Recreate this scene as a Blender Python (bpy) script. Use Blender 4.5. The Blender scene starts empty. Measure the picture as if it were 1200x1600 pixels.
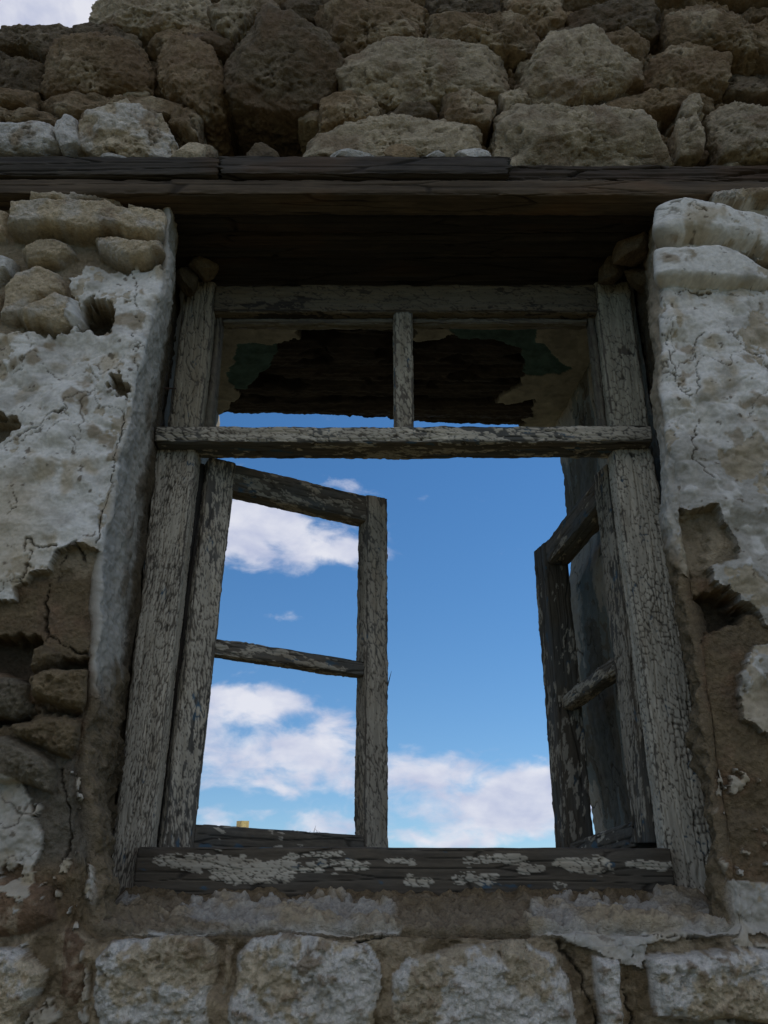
import bpy, bmesh, math, numpy as np
from mathutils import Vector
R = math.radians
C = bpy.context.scene.collection
SC = bpy.context.scene

# ------------------------------------------------------------------ camera
F, PITCH = 1290.0, R(22.7)
cam = bpy.data.cameras.new('camera'); co = bpy.data.objects.new('camera', cam); C.objects.link(co)
cam.sensor_fit = 'HORIZONTAL'; cam.sensor_width = 36; cam.lens = F/1200*36
cam.clip_start = .02; cam.clip_end = 6000
co.location = (0, 0, 0); co.rotation_euler = (R(90)+PITCH, 0, 0)
SC.camera = co
SC.view_settings.view_transform = 'Standard'; SC.view_settings.look = 'None'
SC.view_settings.exposure = 0.22; SC.view_settings.gamma = 1

# ------------------------------------------------------------------ sun
SUN_EL, SUN_AZ = R(52), R(66)       # azimuth from +Y towards +X (behind the wall)
sl = bpy.data.lights.new('sun', 'SUN'); sl.energy = 3.2; sl.angle = R(.5); sl.color = (1, .95, .87)
so = bpy.data.objects.new('sun', sl); C.objects.link(so)
sd = Vector((math.sin(SUN_AZ)*math.cos(SUN_EL), math.cos(SUN_AZ)*math.cos(SUN_EL), math.sin(SUN_EL)))
so.rotation_euler = sd.to_track_quat('Z', 'Y').to_euler()

# ------------------------------------------------------------------ world
W = bpy.data.worlds.new('World'); SC.world = W; W.use_nodes = True
nt = W.node_tree; nt.nodes.clear(); L = nt.links
def N(t, **k):
    n = nt.nodes.new(t)
    for a, b in k.items(): setattr(n, a, b)
    return n
def M(op, a, b=None, c=None, clamp=False):
    n = N('ShaderNodeMath', operation=op); n.use_clamp = clamp
    for i, s in enumerate((a, b, c)):
        if s is None: continue
        if isinstance(s, (int, float)): n.inputs[i].default_value = s
        else: L.new(s, n.inputs[i])
    return n.outputs[0]
sky = N('ShaderNodeTexSky'); sky.sky_type = 'NISHITA'; sky.sun_disc = False
sky.sun_elevation = SUN_EL; sky.sun_rotation = SUN_AZ; sky.altitude = 300; sky.air_density = 1.0; sky.dust_density = .02; sky.ozone_density = 3.0
tc = N('ShaderNodeTexCoord'); sp = N('ShaderNodeSeparateXYZ'); L.new(tc.outputs['Generated'], sp.inputs[0])
zl = M('ADD', M('MULTIPLY', M('MAXIMUM', sp.outputs[2], 0.0), .93), .085)      # look a little above the dusty band on the horizon
svec = N('ShaderNodeCombineXYZ'); L.new(sp.outputs[0], svec.inputs[0]); L.new(sp.outputs[1], svec.inputs[1]); L.new(zl, svec.inputs[2])
snrm = N('ShaderNodeVectorMath', operation='NORMALIZE'); L.new(svec.outputs[0], snrm.inputs[0]); L.new(snrm.outputs[0], sky.inputs['Vector'])
az = M('ARCTAN2', sp.outputs[0], sp.outputs[1]); el = M('ARCSINE', sp.outputs[2])
cv = N('ShaderNodeCombineXYZ'); L.new(M('MULTIPLY', az, 1.0), cv.inputs[0]); L.new(M('MULTIPLY', el, 1.7), cv.inputs[1])
def noise(vec, scale, detail, rough, off=0.0, dist=0.0):
    m = N('ShaderNodeVectorMath', operation='ADD'); L.new(vec, m.inputs[0]); m.inputs[1].default_value = (off, off*.37, off*.71)
    n = N('ShaderNodeTexNoise'); n.inputs['Scale'].default_value = scale; n.inputs['Detail'].default_value = detail
    n.inputs['Roughness'].default_value = rough; n.inputs['Distortion'].default_value = dist
    L.new(m.outputs[0], n.inputs['Vector']); return n.outputs['Fac']
def azel(u, v):
    x = (u-600)/F; y = (800-v)/F; c, s = math.cos(PITCH), math.sin(PITCH)
    d = Vector((x, c-s*y, s+c*y)).normalized()
    return math.atan2(d.x, d.y), math.asin(d.z)
# clouds: places in the sky (read off the photograph as directions) with half-sizes, strength
CL = [(440,850,125,44,1.0),(380,800,70,38,.75),(560,768,34,20,.9),(510,865,70,28,.6),(675,780,60,9,.55),(470,966,30,9,.5),
      (430,1098,110,28,1.1),(365,1085,55,24,.8),(340,1122,80,24,.7),(400,1188,130,34,1.1),(525,1165,60,36,.9),(440,1220,130,16,.6),(410,800,95,36,.6),(590,850,60,30,.4),
      (330,1275,45,16,1.1),(495,1285,60,26,.95),(400,1258,40,6,.5),(650,1190,60,22,.8),(760,1225,140,28,1.0),(740,1275,170,26,1.05),
      (860,1235,90,40,.9),(700,1310,150,14,.7),(60,-10,320,110,2.4),(352,858,50,26,.8),(-200,700,300,150,.8),(1500,900,260,120,.8),(-500,1200,300,50,1),(1700,1230,400,50,1)]
acc = None
CLD = [(2.3,.75,.75,.42,1.5),(-2.3,.8,.75,.42,1.5),(3.05,.45,.6,.3,1.3),(-3.05,.5,.6,.3,1.3),(1.3,.95,.4,.22,1.2),(-1.2,1.0,.4,.22,1.2)]   # unseen cloud banks added behind and beside the viewer to lift and neutralise ambient light
wz = M('MULTIPLY', M('SUBTRACT', noise(cv.outputs[0], 9, 4, .6, 3.1), .5), .10)
we = M('MULTIPLY', M('SUBTRACT', noise(cv.outputs[0], 9, 4, .6, 8.7), .5), .05)
azw = M('ADD', az, wz); elw = M('ADD', el, we)
for it in CL+CLD:
    if len(it) and abs(it[0]) < 10: (a0, e0, su, sv, am), k = it, 1.0
    else: (u, v, su, sv, am), k = it, 1/F/.95; a0, e0 = azel(u, v)
    da = M('DIVIDE', M('SUBTRACT', azw, a0), su*k); de = M('DIVIDE', M('SUBTRACT', elw, e0), sv*k)
    g = M('MULTIPLY', M('EXPONENT', M('MULTIPLY', M('ADD', M('MULTIPLY', da, da), M('MULTIPLY', de, de)), -1.0)), am)
    acc = g if acc is None else M('ADD', acc, g)
nz = noise(cv.outputs[0], 15, 9, .58, 1.7, .3)
dens_in = M('ADD', acc, M('MULTIPLY', M('SUBTRACT', nz, .5), 2.6))
mr = N('ShaderNodeMapRange', interpolation_type='SMOOTHSTEP'); L.new(dens_in, mr.inputs[0]); mr.inputs[1].default_value = .40; mr.inputs[2].default_value = 1.30
fac = M('MULTIPLY', mr.outputs[0], .93)
fac = M('MULTIPLY', fac, M('GREATER_THAN', sp.outputs[2], -.02))
# cloud colour: bright billows, greyer bases
nb = noise(cv.outputs[0], 13, 6, .55, 5.2, .2)
mx = N('ShaderNodeMix', data_type='RGBA'); L.new(M('MULTIPLY', M('SUBTRACT', nb, .36), 3.4, clamp=True), mx.inputs['Factor'])
mx.inputs['A'].default_value = (4.1, 4.4, 5.7, 1); mx.inputs['B'].default_value = (6.3, 6.35, 6.9, 1)
sat = N('ShaderNodeHueSaturation'); L.new(sky.outputs[0], sat.inputs['Color']); sat.inputs['Saturation'].default_value = 1.24; sat.inputs['Value'].default_value = .88
mc = N('ShaderNodeMix', data_type='RGBA'); L.new(fac, mc.inputs['Factor']); L.new(sat.outputs[0], mc.inputs['A']); L.new(mx.outputs['Result'], mc.inputs['B'])
bg = N('ShaderNodeBackground'); bg.inputs['Strength'].default_value = .11; L.new(mc.outputs['Result'], bg.inputs['Color'])
wo = N('ShaderNodeOutputWorld'); L.new(bg.outputs[0], wo.inputs[0])

# ------------------------------------------------------------------ numpy helpers
def hsh(ix, iy, seed):
    with np.errstate(over='ignore'):
        h = (ix.astype(np.int64).astype(np.uint32)*np.uint32(374761393) + iy.astype(np.int64).astype(np.uint32)*np.uint32(668265263) + np.uint32((seed*2246822519+12345) & 0xffffffff))
        h = (h ^ (h >> np.uint32(13)))*np.uint32(1274126177)
        h = (h ^ (h >> np.uint32(16)))*np.uint32(2654435761)
        h = h ^ (h >> np.uint32(15))
    return h.astype(np.float64)/4294967295.0
def gn(x, y, seed=0):
    x0 = np.floor(x); y0 = np.floor(y); fx = x-x0; fy = y-y0
    def g(i, j):
        a = hsh(x0+i, y0+j, seed)*2*math.pi
        return np.cos(a)*(fx-i)+np.sin(a)*(fy-j)
    sx = fx*fx*fx*(fx*(fx*6-15)+10); sy = fy*fy*fy*(fy*(fy*6-15)+10)
    a = g(0,0)*(1-sx)+g(1,0)*sx; b = g(0,1)*(1-sx)+g(1,1)*sx
    return (a*(1-sy)+b*sy)*1.4
def fbm(x, y, o=4, seed=0, gain=.5):
    r = 0; a = 1; t = 0
    for i in range(o):
        r = r+a*gn(x*2**i+i*7.3, y*2**i-i*3.1, seed+i*17); t += a; a *= gain
    return r/t*1.5
def gn3(x, y, z, seed=0):
    x0 = np.floor(x); y0 = np.floor(y); z0 = np.floor(z); fx = x-x0; fy = y-y0; fz = z-z0
    q = lambda t: t*t*t*(t*(t*6-15)+10)
    sx, sy, sz = q(fx), q(fy), q(fz); r = 0
    for k in (0, 1):
        for j in (0, 1):
            for i in (0, 1):
                a = hsh(x0+i, y0+j+(z0+k)*57, seed)*2*math.pi; b = hsh(x0+i+91, y0+j+(z0+k)*57, seed+7)*2-1; c = np.sqrt(1-b*b)
                g = np.cos(a)*c*(fx-i)+np.sin(a)*c*(fy-j)+b*(fz-k)
                r = r+g*(sx if i else 1-sx)*(sy if j else 1-sy)*(sz if k else 1-sz)
    return r*1.4
def fbm3(x, y, z, o=4, seed=0, gain=.5):
    r = 0; a = 1; t = 0
    for i in range(o):
        r = r+a*gn3(x*2**i+i*7.3, y*2**i-i*3.1, z*2**i+i*1.7, seed+i*17); t += a; a *= gain
    return r/t*1.6
def worley(x, y, seed=0, jit=.9):
    x0 = np.floor(x); y0 = np.floor(y)
    f1 = np.full(x.shape, 9.); f2 = np.full(x.shape, 9.); idv = np.zeros(x.shape)
    for i in (-1,0,1):
        for j in (-1,0,1):
            cx = x0+i; cy = y0+j
            px = cx+.5+(hsh(cx, cy, seed)-.5)*jit; py = cy+.5+(hsh(cx, cy, seed+91)-.5)*jit
            d = np.hypot(x-px, y-py); r = hsh(cx, cy, seed+47)
            c = d < f1
            f2 = np.where(c, f1, np.minimum(f2, d)); idv = np.where(c, r, idv); f1 = np.where(c, d, f1)
    return f1, f2, idv
def ss(a, b, x):
    t = np.clip((x-a)/(b-a), 0, 1); return t*t*(3-2*t)
def mixc(c, d, m):
    m = np.asarray(m)[..., None]; return c*(1-m)+d*m
def sdpoly(u, v, poly):
    """signed distance, + inside"""
    d = np.full(u.shape, 1e9); ins = np.zeros(u.shape, bool); n = len(poly)
    for i in range(n):
        x1, y1 = poly[i]; x2, y2 = poly[(i+1) % n]
        ex, ey = x2-x1, y2-y1
        t = np.clip(((u-x1)*ex+(v-y1)*ey)/(ex*ex+ey*ey+1e-9), 0, 1)
        d = np.minimum(d, np.hypot(u-x1-t*ex, v-y1-t*ey))
        c = ((y1 > v) != (y2 > v))
        if y1 != y2: ins ^= c & (u < (x2-x1)*(v-y1)/(y2-y1)+x1)
    return np.where(ins, d, -d)
def dline(u, v, pts):
    d = np.full(u.shape, 1e9)
    for (x1, y1), (x2, y2) in zip(pts[:-1], pts[1:]):
        ex, ey = x2-x1, y2-y1
        t = np.clip(((u-x1)*ex+(v-y1)*ey)/(ex*ex+ey*ey+1e-9), 0, 1)
        d = np.minimum(d, np.hypot(u-x1-t*ex, v-y1-t*ey))
    return d
cP, sP = math.cos(PITCH), math.sin(PITCH)
def pix(X, Y, Z):
    dep = Y*cP+Z*sP; return 600+F*X/dep, 800-F*(Z*cP-Y*sP)/dep
def at(u, v, Y):
    """measured picture point -> place on the upright plane at distance Y"""
    x = (u-600)/F; y = (800-v)/F; k = Y/(cP-sP*y)
    return x*k, Y, (sP+cP*y)*k

def link(name, me, mat, parent=None):
    o = bpy.data.objects.new(name, me); C.objects.link(o)
    if mat: me.materials.append(mat)
    if parent: o.parent = parent
    return o
def make_mesh(name, V, Fq, col, mat, parent=None, smooth=True):
    """V (n,3), Fq (m,4) quads, col (n,3)"""
    used = np.zeros(len(V), bool); used[Fq.ravel()] = True
    idx = np.cumsum(used)-1; Fq = idx[Fq]; V = V[used]; col = col[used]
    me = bpy.data.meshes.new(name)
    me.vertices.add(len(V)); me.vertices.foreach_set('co', V.astype(np.float32).ravel())
    me.loops.add(Fq.size); me.loops.foreach_set('vertex_index', Fq.astype(np.int32).ravel())
    me.polygons.add(len(Fq)); me.polygons.foreach_set('loop_start', np.arange(0, Fq.size, 4, dtype=np.int32))
    me.polygons.foreach_set('loop_total', np.full(len(Fq), 4, np.int32))
    me.update(calc_edges=True)
    me.polygons.foreach_set('use_smooth', np.full(len(Fq), smooth))
    a = me.color_attributes.new('Col', 'FLOAT_COLOR', 'POINT')
    a.data.foreach_set('color', np.concatenate([np.clip(col, 0, 1), np.ones((len(col), 1))], 1).astype(np.float32).ravel())
    return link(name, me, mat, parent)
def grid_faces(n, m, mask=None):
    i = np.arange(n*m).reshape(n, m)
    Fq = np.stack([i[:-1,:-1], i[:-1,1:], i[1:,1:], i[1:,:-1]], -1)
    return Fq.reshape(-1, 4) if mask is None else Fq[mask]
def empty(name, loc=(0,0,0)):
    o = bpy.data.objects.new(name, None); C.objects.link(o); o.location = loc; o.empty_display_size = .1; return o
def tag(o, label, cat, group=None):
    o['label'] = label; o['category'] = cat
    if group: o['group'] = group
    return o

# ------------------------------------------------------------------ materials
def surf_mat(name, bumps, rough=.95, var=.25, vscale=90, spec=.25, stretch=(1,1,1)):
    m = bpy.data.materials.new(name); m.use_nodes = True; t = m.node_tree; ns = t.nodes; ln = t.links
    p = ns['Principled BSDF']; p.inputs['Roughness'].default_value = rough; p.inputs['Specular IOR Level'].default_value = spec
    at_ = ns.new('ShaderNodeAttribute'); at_.attribute_name = 'Col'
    tcn = ns.new('ShaderNodeTexCoord'); mp = ns.new('ShaderNodeMapping'); mp.inputs['Scale'].default_value = stretch
    ln.new(tcn.outputs['Object'], mp.inputs[0])
    nz = ns.new('ShaderNodeTexNoise'); nz.inputs['Scale'].default_value = vscale; nz.inputs['Detail'].default_value = 6; nz.inputs['Roughness'].default_value = .7
    ln.new(mp.outputs[0], nz.inputs['Vector'])
    mr = ns.new('ShaderNodeMapRange'); mr.inputs[1].default_value = .25; mr.inputs[2].default_value = .75
    mr.inputs[3].default_value = 1-var; mr.inputs[4].default_value = 1+var; ln.new(nz.outputs['Fac'], mr.inputs[0])
    tn = ns.new('ShaderNodeVectorMath'); tn.operation = 'SCALE'; tn.inputs[0].default_value = (1.05, 1.0, .90) if 'stone' in name else (1.04, 1.0, .90)   # yellowish limestone, lime and old paint
    ln.new(mr.outputs[0], tn.inputs['Scale'])
    mm = ns.new('ShaderNodeMix'); mm.data_type = 'RGBA'; mm.blend_type = 'MULTIPLY'; mm.inputs['Factor'].default_value = 1
    ln.new(at_.outputs['Color'], mm.inputs['A']); ln.new(tn.outputs[0], mm.inputs['B']); ln.new(mm.outputs['Result'], p.inputs['Base Color'])
    prev = None
    for (sc, dist, st) in bumps:
        n2 = ns.new('ShaderNodeTexNoise'); n2.inputs['Scale'].default_value = sc; n2.inputs['Detail'].default_value = 5; n2.inputs['Roughness'].default_value = .65
        ln.new(mp.outputs[0], n2.inputs['Vector'])
        b = ns.new('ShaderNodeBump'); b.inputs['Strength'].default_value = st; b.inputs['Distance'].default_value = dist
        ln.new(n2.outputs['Fac'], b.inputs['Height'])
        if prev: ln.new(prev, b.inputs['Normal'])
        prev = b.outputs[0]
    ln.new(prev, p.inputs['Normal'])
    return m
MAT_STONE = surf_mat('weathered_stone', [(45,.012,.6),(180,.004,.8)], var=.35, vscale=110)
MAT_PLASTER = surf_mat('old_limewash_plaster', [(30,.008,.45),(220,.0018,.6)], var=.13, vscale=60)
MAT_WOOD_X = surf_mat('weathered_wood_lengthwise', [(60,.0025,.6)], rough=.85, var=.3, vscale=70, stretch=(.12,1,1))
MAT_WOOD_Z = surf_mat('weathered_wood_upright', [(60,.0025,.6)], rough=.85, var=.3, vscale=70, stretch=(1,1,.12))

# ------------------------------------------------------------------ wall geometry constants (metres; camera eye is z = 0)
YW, YF, GZ = 1.36, 1.60, -1.52           # wall face, frame face, ground
ZL0, ZL1, ZL2 = 1.277, 1.322, 1.377       # lintel underside, board joint, lintel top

BROWN = np.array([.30,.218,.130]); DARKST = np.array([.135,.104,.068]); MUD = np.array([.165,.123,.070]); MUDR = np.array([.195,.125,.075])
WHITE = np.array([.67,.645,.595]); CREAM = np.array([.47,.385,.260]); GREYP = np.array([.39,.365,.32]); PALE = np.array([.42,.350,.245])
# stones traced from the photograph: (outline, stand-out in metres, roundness, colour, tint noise)
ST = []
def S(pts, off=.0, R_=.022, col='B', tz=0.0): ST.append((pts, off, R_, col, tz))
# upper wall
S([(-60,25),(0,26),(60,22),(100,24),(112,45),(105,66),(70,76),(30,58),(-60,55)], .0, .03, 'D')
S([(108,32),(135,24),(200,40),(215,55),(207,68),(130,62),(112,48)], .01, .02, 'D')
S([(-80,62),(0,60),(40,73),(66,88),(60,117),(38,126),(-80,120)], .0, .03, 'D')
S([(68,88),(90,66),(150,61),(222,74),(234,100),(228,126),(150,132),(75,132),(60,122)], .03, .03, 'B', .3)
S([(247,72),(300,61),(332,74),(346,110),(342,150),(312,162),(262,138),(244,112)], .03, .04, 'B')
S([(350,82),(372,62),(420,42),(462,46),(522,72),(540,100),(518,122),(498,140),(470,150),(408,152),(362,145),(346,120)], .045, .045, 'D', .55)
S([(135,10),(150,-20),(320,-20),(332,20),(310,33),(232,40),(190,32),(140,22)], .02, .03, 'P')
S([(222,48),(300,22),(335,30),(345,44),(292,60),(248,64)], .0, .02, 'B')
S([(328,20),(420,-15),(437,10),(397,30),(362,55),(340,45)], .03, .02, 'P')
S([(285,47),(340,42),(364,52),(355,68),(300,63)], .01, .015, 'D')
S([(393,22),(440,12),(490,16),(492,48),(456,46),(400,48)], .01, .018, 'B')
S([(493,15),(560,10),(600,18),(652,28),(657,46),(600,66),(542,76),(508,52)], .035, .025, 'B', .5)
S([(538,88),(592,66),(640,64),(700,69),(782,74),(802,100),(792,132),(722,142),(622,148),(543,136),(528,112)], .03, .03, 'P', .3)
S([(464,246),(488,197),(530,178),(600,171),(700,178),(748,197),(757,248)], .02, .03, 'P', .2)
S([(690,142),(752,138),(777,160),(764,194),(700,180)], .02, .02, 'B')
S([(780,142),(820,136),(832,152),(790,170)], .02, .015, 'P')
S([(818,112),(858,65),(922,59),(1000,95),(1008,116),(962,132),(900,150),(850,162),(824,142)], .04, .035, 'P', .4)
S([(775,176),(800,162),(860,157),(960,154),(1012,170),(1057,222),(1052,250),(950,262),(780,254)], .035, .030, 'P', .2)
S([(672,32),(740,28),(820,26),(847,50),(835,66),(760,72),(680,62)], .03, .025, 'B', .4)
S([(788,-20),(880,-20),(882,24),(850,34),(800,20)], .01, .02, 'B')
S([(885,5),(1000,-20),(1042,30),(1020,46),(902,40)], .02, .025, 'D', .4)
S([(1040,30),(1090,14),(1200,66),(1280,90),(1280,120),(1200,92),(1120,76),(1050,62)], .04, .025, 'B', .4)
S([(1010,88),(1060,60),(1150,82),(1142,120),(1090,136),(1012,112)], .02, .02, 'B')
S([(1152,90),(1200,95),(1280,110),(1280,140),(1200,136),(1144,122)], .0, .02, 'D')
S([(944,136),(1080,127),(1142,140),(1060,156),(950,160)], .0, .015, 'B')
S([(1110,168),(1150,150),(1240,158),(1240,240),(1130,238),(1114,202)], .03, .025, 'P')
S([(1058,192),(1085,180),(1102,215),(1096,238),(1064,236)], .03, .016, 'P')
S([(1070,150),(1095,141),(1102,175),(1082,190),(1065,170)], .02, .014, 'P')
S([(-60,190),(0,184),(40,181),(80,193),(88,225),(62,236),(-60,238)], .03, .022, 'W')
S([(124,188),(200,164),(250,173),(272,215),(268,244),(160,246),(120,220)], .03, .028, 'W2', .3)
S([(85,206),(98,178),(118,180),(122,222),(96,236)], .03, .012, 'W')
S([(52,132),(150,136),(250,141),(300,152),(300,176),(200,160),(110,166),(55,156)], .0, .012, 'B')
S([(112,168),(200,162),(255,170),(230,182),(130,186)], .01, .01, 'B')
S([(268,150),(310,165),(302,196),(255,176)], .0, .018, 'B')
S([(500,142),(560,134),(602,150),(590,170),(500,182)], .01, .02, 'B')
S([(602,152),(680,149),(684,170),(612,170)], .0, .014, 'D')
S([(938,52),(980,47),(1017,60),(1012,85),(950,76)], .02, .016, 'B', .5)
S([(850,34),(890,30),(938,42),(935,56),(868,60)], .0, .014, 'D')
S([(575,-20),(662,-20),(666,20),(620,24),(584,14)], .0, .02, 'B'); S([(668,-20),(780,-20),(786,20),(678,25)], .015, .02, 'D')
S([(-60,128),(0,126),(50,130),(45,150),(-60,155)], .01, .014, 'B'); S([(-60,160),(0,158),(82,164),(84,180),(-60,180)], .01, .012, 'B')
S([(1000,100),(1012,118),(940,134),(905,132)], .01, .01, 'B'); S([(440,-20),(560,-20),(570,6),(500,10),(445,8)], .0, .02, 'D')
# left pier, bare stones
S([(44,309),(120,308),(190,313),(193,328),(48,329)], .02, .012, 'C'); S([(196,317),(262,324),(262,334),(197,333)], .005, .008, 'C')
S([(20,331),(140,329),(262,334),(264,372),(250,379),(140,375),(22,366)], .035, .012, 'C'); S([(-60,322),(0,324),(15,329),(12,373),(-60,376)], .01, .015, 'C')
S([(27,387),(60,372),(112,379),(122,398),(95,413),(36,409)], .015, .018, 'C'); S([(142,377),(200,379),(256,388),(262,412),(216,420),(160,405)], .03, .016, 'C')
S([(-60,400),(0,398),(22,406),(22,434),(-60,440)], .01, .014, 'W'); S([(0,452),(30,424),(62,408),(97,424),(102,458),(62,478),(25,502),(0,496)], .01, .02, 'C')
S([(28,492),(90,458),(126,464),(122,500),(92,519),(40,512)], .02, .018, 'C')
S([(-60,450),(-4,450),(-6,500),(-60,510)], .0, .02, 'C')
# left pier, mud-bedded stones low down
S([(48,1010),(66,999),(92,1016),(86,1036),(50,1052)], .005, .015, 'M'); S([(48,1056),(76,1044),(142,1046),(140,1102),(126,1112),(50,1092)], .015, .015, 'M2')
S([(5,1128),(100,1112),(134,1130),(131,1166),(110,1187),(12,1152)], .01, .018, 'M2'); S([(-60,1058),(15,1056),(46,1066),(46,1110),(10,1124),(-60,1110)], .0, .018, 'G')
S([(-60,1150),(0,1146),(60,1172),(90,1200),(80,1240),(20,1225),(-60,1230)], .01, .02, 'G')
S([(-60,1380),(10,1365),(80,1380),(85,1440),(40,1470),(-60,1470)], .01, .03, 'MR')
S([(-60,1478),(35,1478),(78,1512),(62,1562),(30,1640),(-60,1640)], .03, .02, 'W2')
S([(90,1440),(150,1450),(148,1560),(110,1600),(80,1560)], .0, .03, 'MR')
# below the window
S([(152,1500),(180,1470),(240,1456),(320,1458),(346,1490),(338,1560),(342,1660),(158,1660),(146,1570)], .020, .028, 'W2', .2)
S([(368,1490),(392,1462),(440,1452),(582,1466),(610,1520),(600,1590),(596,1680),(355,1680),(360,1560)], .010, .03, 'W2', .08)
S([(610,1520),(640,1488),(710,1470),(822,1462),(874,1492),(900,1560),(930,1660),(600,1660)], .022, .03, 'W2', .1)
S([(922,1490),(966,1490),(974,1640),(934,1640)], .025, .01, 'W2'); S([(1003,1492),(1100,1484),(1290,1478),(1290,1570),(1200,1600),(1016,1592)], .03, .022, 'W2')
S([(1000,1608),(1200,1606),(1290,1600),(1290,1700),(990,1700)], .02, .02, 'W2')
S([(344,1470),(368,1480),(360,1560),(345,1560)], .0, .01, 'C')
# right pier, limewashed lumps
S([(1010,338),(1060,322),(1120,330),(1200,346),(1290,352),(1290,402),(1200,402),(1115,384),(1010,388)], .03, .02, 'W')
S([(1103,312),(1195,308),(1290,310),(1290,326),(1112,326)], .035, .008, 'C')
S([(1010,395),(1130,392),(1200,424),(1290,430),(1290,458),(1100,452),(1010,448)], .022, .016, 'W')
PLASTER = [ # outlines of the standing limewash and plaster
 [(108,440),(140,416),(180,424),(256,420),(300,420),(330,560),(300,700),(290,860),(150,862),(120,848),(88,862),(75,886),(52,892),(30,908),(18,930),(-80,944),(-80,700),(-4,694),(28,670),(24,650),(0,644),(-80,646),(-80,528),(90,524),(110,516),(104,500),(116,470)],
 [(960,320),(1060,318),(1300,330),(1300,1005),(1200,975),(1182,946),(1160,940),(1150,916),(1114,906),(1112,882),(1150,872),(1146,832),(1125,812),(1115,790),(1100,797),(1062,795),(1057,850),(1074,880),(1062,896),(1045,890),(960,890)],
 [(1178,1012),(1215,1000),(1300,1040),(1300,1200),(1205,1150),(1166,1122),(1158,1050)],
 [(133,1384),(150,1370),(200,1398),(252,1440),(332,1414),(422,1402),(560,1408),(628,1432),(612,1462),(480,1458),(430,1442),(332,1450),(240,1457),(170,1432),(138,1402)],
 [(828,1425),(870,1404),(962,1410),(1060,1398),(1100,1368),(1300,1385),(1300,1466),(1120,1462),(1012,1472),(1002,1512),(940,1488),(884,1474),(836,1452)],
 [(-60,1205),(18,1212),(44,1250),(60,1310),(50,1350),(-60,1360)],
 [(150,1350),(215,1345),(225,1375),(190,1385),(155,1372)],
 [(1030,1400),(1075,1395),(1100,1430),(1040,1440)]]
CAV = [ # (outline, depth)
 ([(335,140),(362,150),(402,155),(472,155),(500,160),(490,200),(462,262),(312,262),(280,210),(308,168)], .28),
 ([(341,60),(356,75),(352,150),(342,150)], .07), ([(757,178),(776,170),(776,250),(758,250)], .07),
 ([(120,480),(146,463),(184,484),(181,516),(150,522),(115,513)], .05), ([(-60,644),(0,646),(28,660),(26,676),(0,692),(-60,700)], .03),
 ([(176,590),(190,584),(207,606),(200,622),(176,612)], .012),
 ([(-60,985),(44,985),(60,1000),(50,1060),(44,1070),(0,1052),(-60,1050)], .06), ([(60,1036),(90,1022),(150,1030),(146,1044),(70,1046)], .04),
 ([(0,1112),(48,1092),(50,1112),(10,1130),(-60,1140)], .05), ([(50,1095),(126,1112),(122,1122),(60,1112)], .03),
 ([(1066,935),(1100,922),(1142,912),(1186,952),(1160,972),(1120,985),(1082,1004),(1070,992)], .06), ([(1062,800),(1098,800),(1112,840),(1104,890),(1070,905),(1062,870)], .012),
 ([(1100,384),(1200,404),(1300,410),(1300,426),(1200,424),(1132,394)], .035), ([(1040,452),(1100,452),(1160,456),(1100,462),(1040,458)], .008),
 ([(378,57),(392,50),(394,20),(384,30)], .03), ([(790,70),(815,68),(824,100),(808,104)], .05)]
CRACK = [([(66,905),(66,940),(70,985),(62,1000)], 2.2, .012), ([(75,990),(110,1015),(150,1020)], 2.4, .012),
 ([(35,858),(40,840),(60,852),(85,855)], 1.8, .006),([(30,908),(45,880),(42,860)], 1.8, .006),([(205,420),(215,500),(212,560),(222,612)], 1.2, .004),
 ([(196,640),(190,670),(184,700),(176,760),(160,800),(155,850)], 2.0, .006),([(28,682),(60,665),(80,650),(108,646)], 1.7, .005),
 ([(1032,520),(1045,555),(1062,600),(1070,622),(1088,618),(1090,570),(1083,545),(1092,520)], 1.6, .005),
 ([(1086,660),(1084,720),(1110,750)], 1.4, .004),([(1075,1405),(1100,1440),(1130,1460)], 1.5, .005),([(560,1470),(600,1460),(660,1440)], 2, .008),
 ([(870,1470),(910,1530),(930,1600)], 2.2, .01),([(985,1600),(975,1540),(985,1490)], 2.2, .01),([(85,862),(120,846),(128,870)], 1.6, .005),
 ([(1095,1080),(1110,1150),(1120,1200),(1105,1260)], 1.6, .006),([(20,760),(30,790),(10,800)], 1.2, .004),([(90,880),(80,905),(98,860)], 1.2, .004),
 ([(90,1200),(105,1300),(95,1350)], 2.0, .01),([(900,1425),(950,1450),(1010,1455),(1100,1470)], 1.6, .006)]

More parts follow.
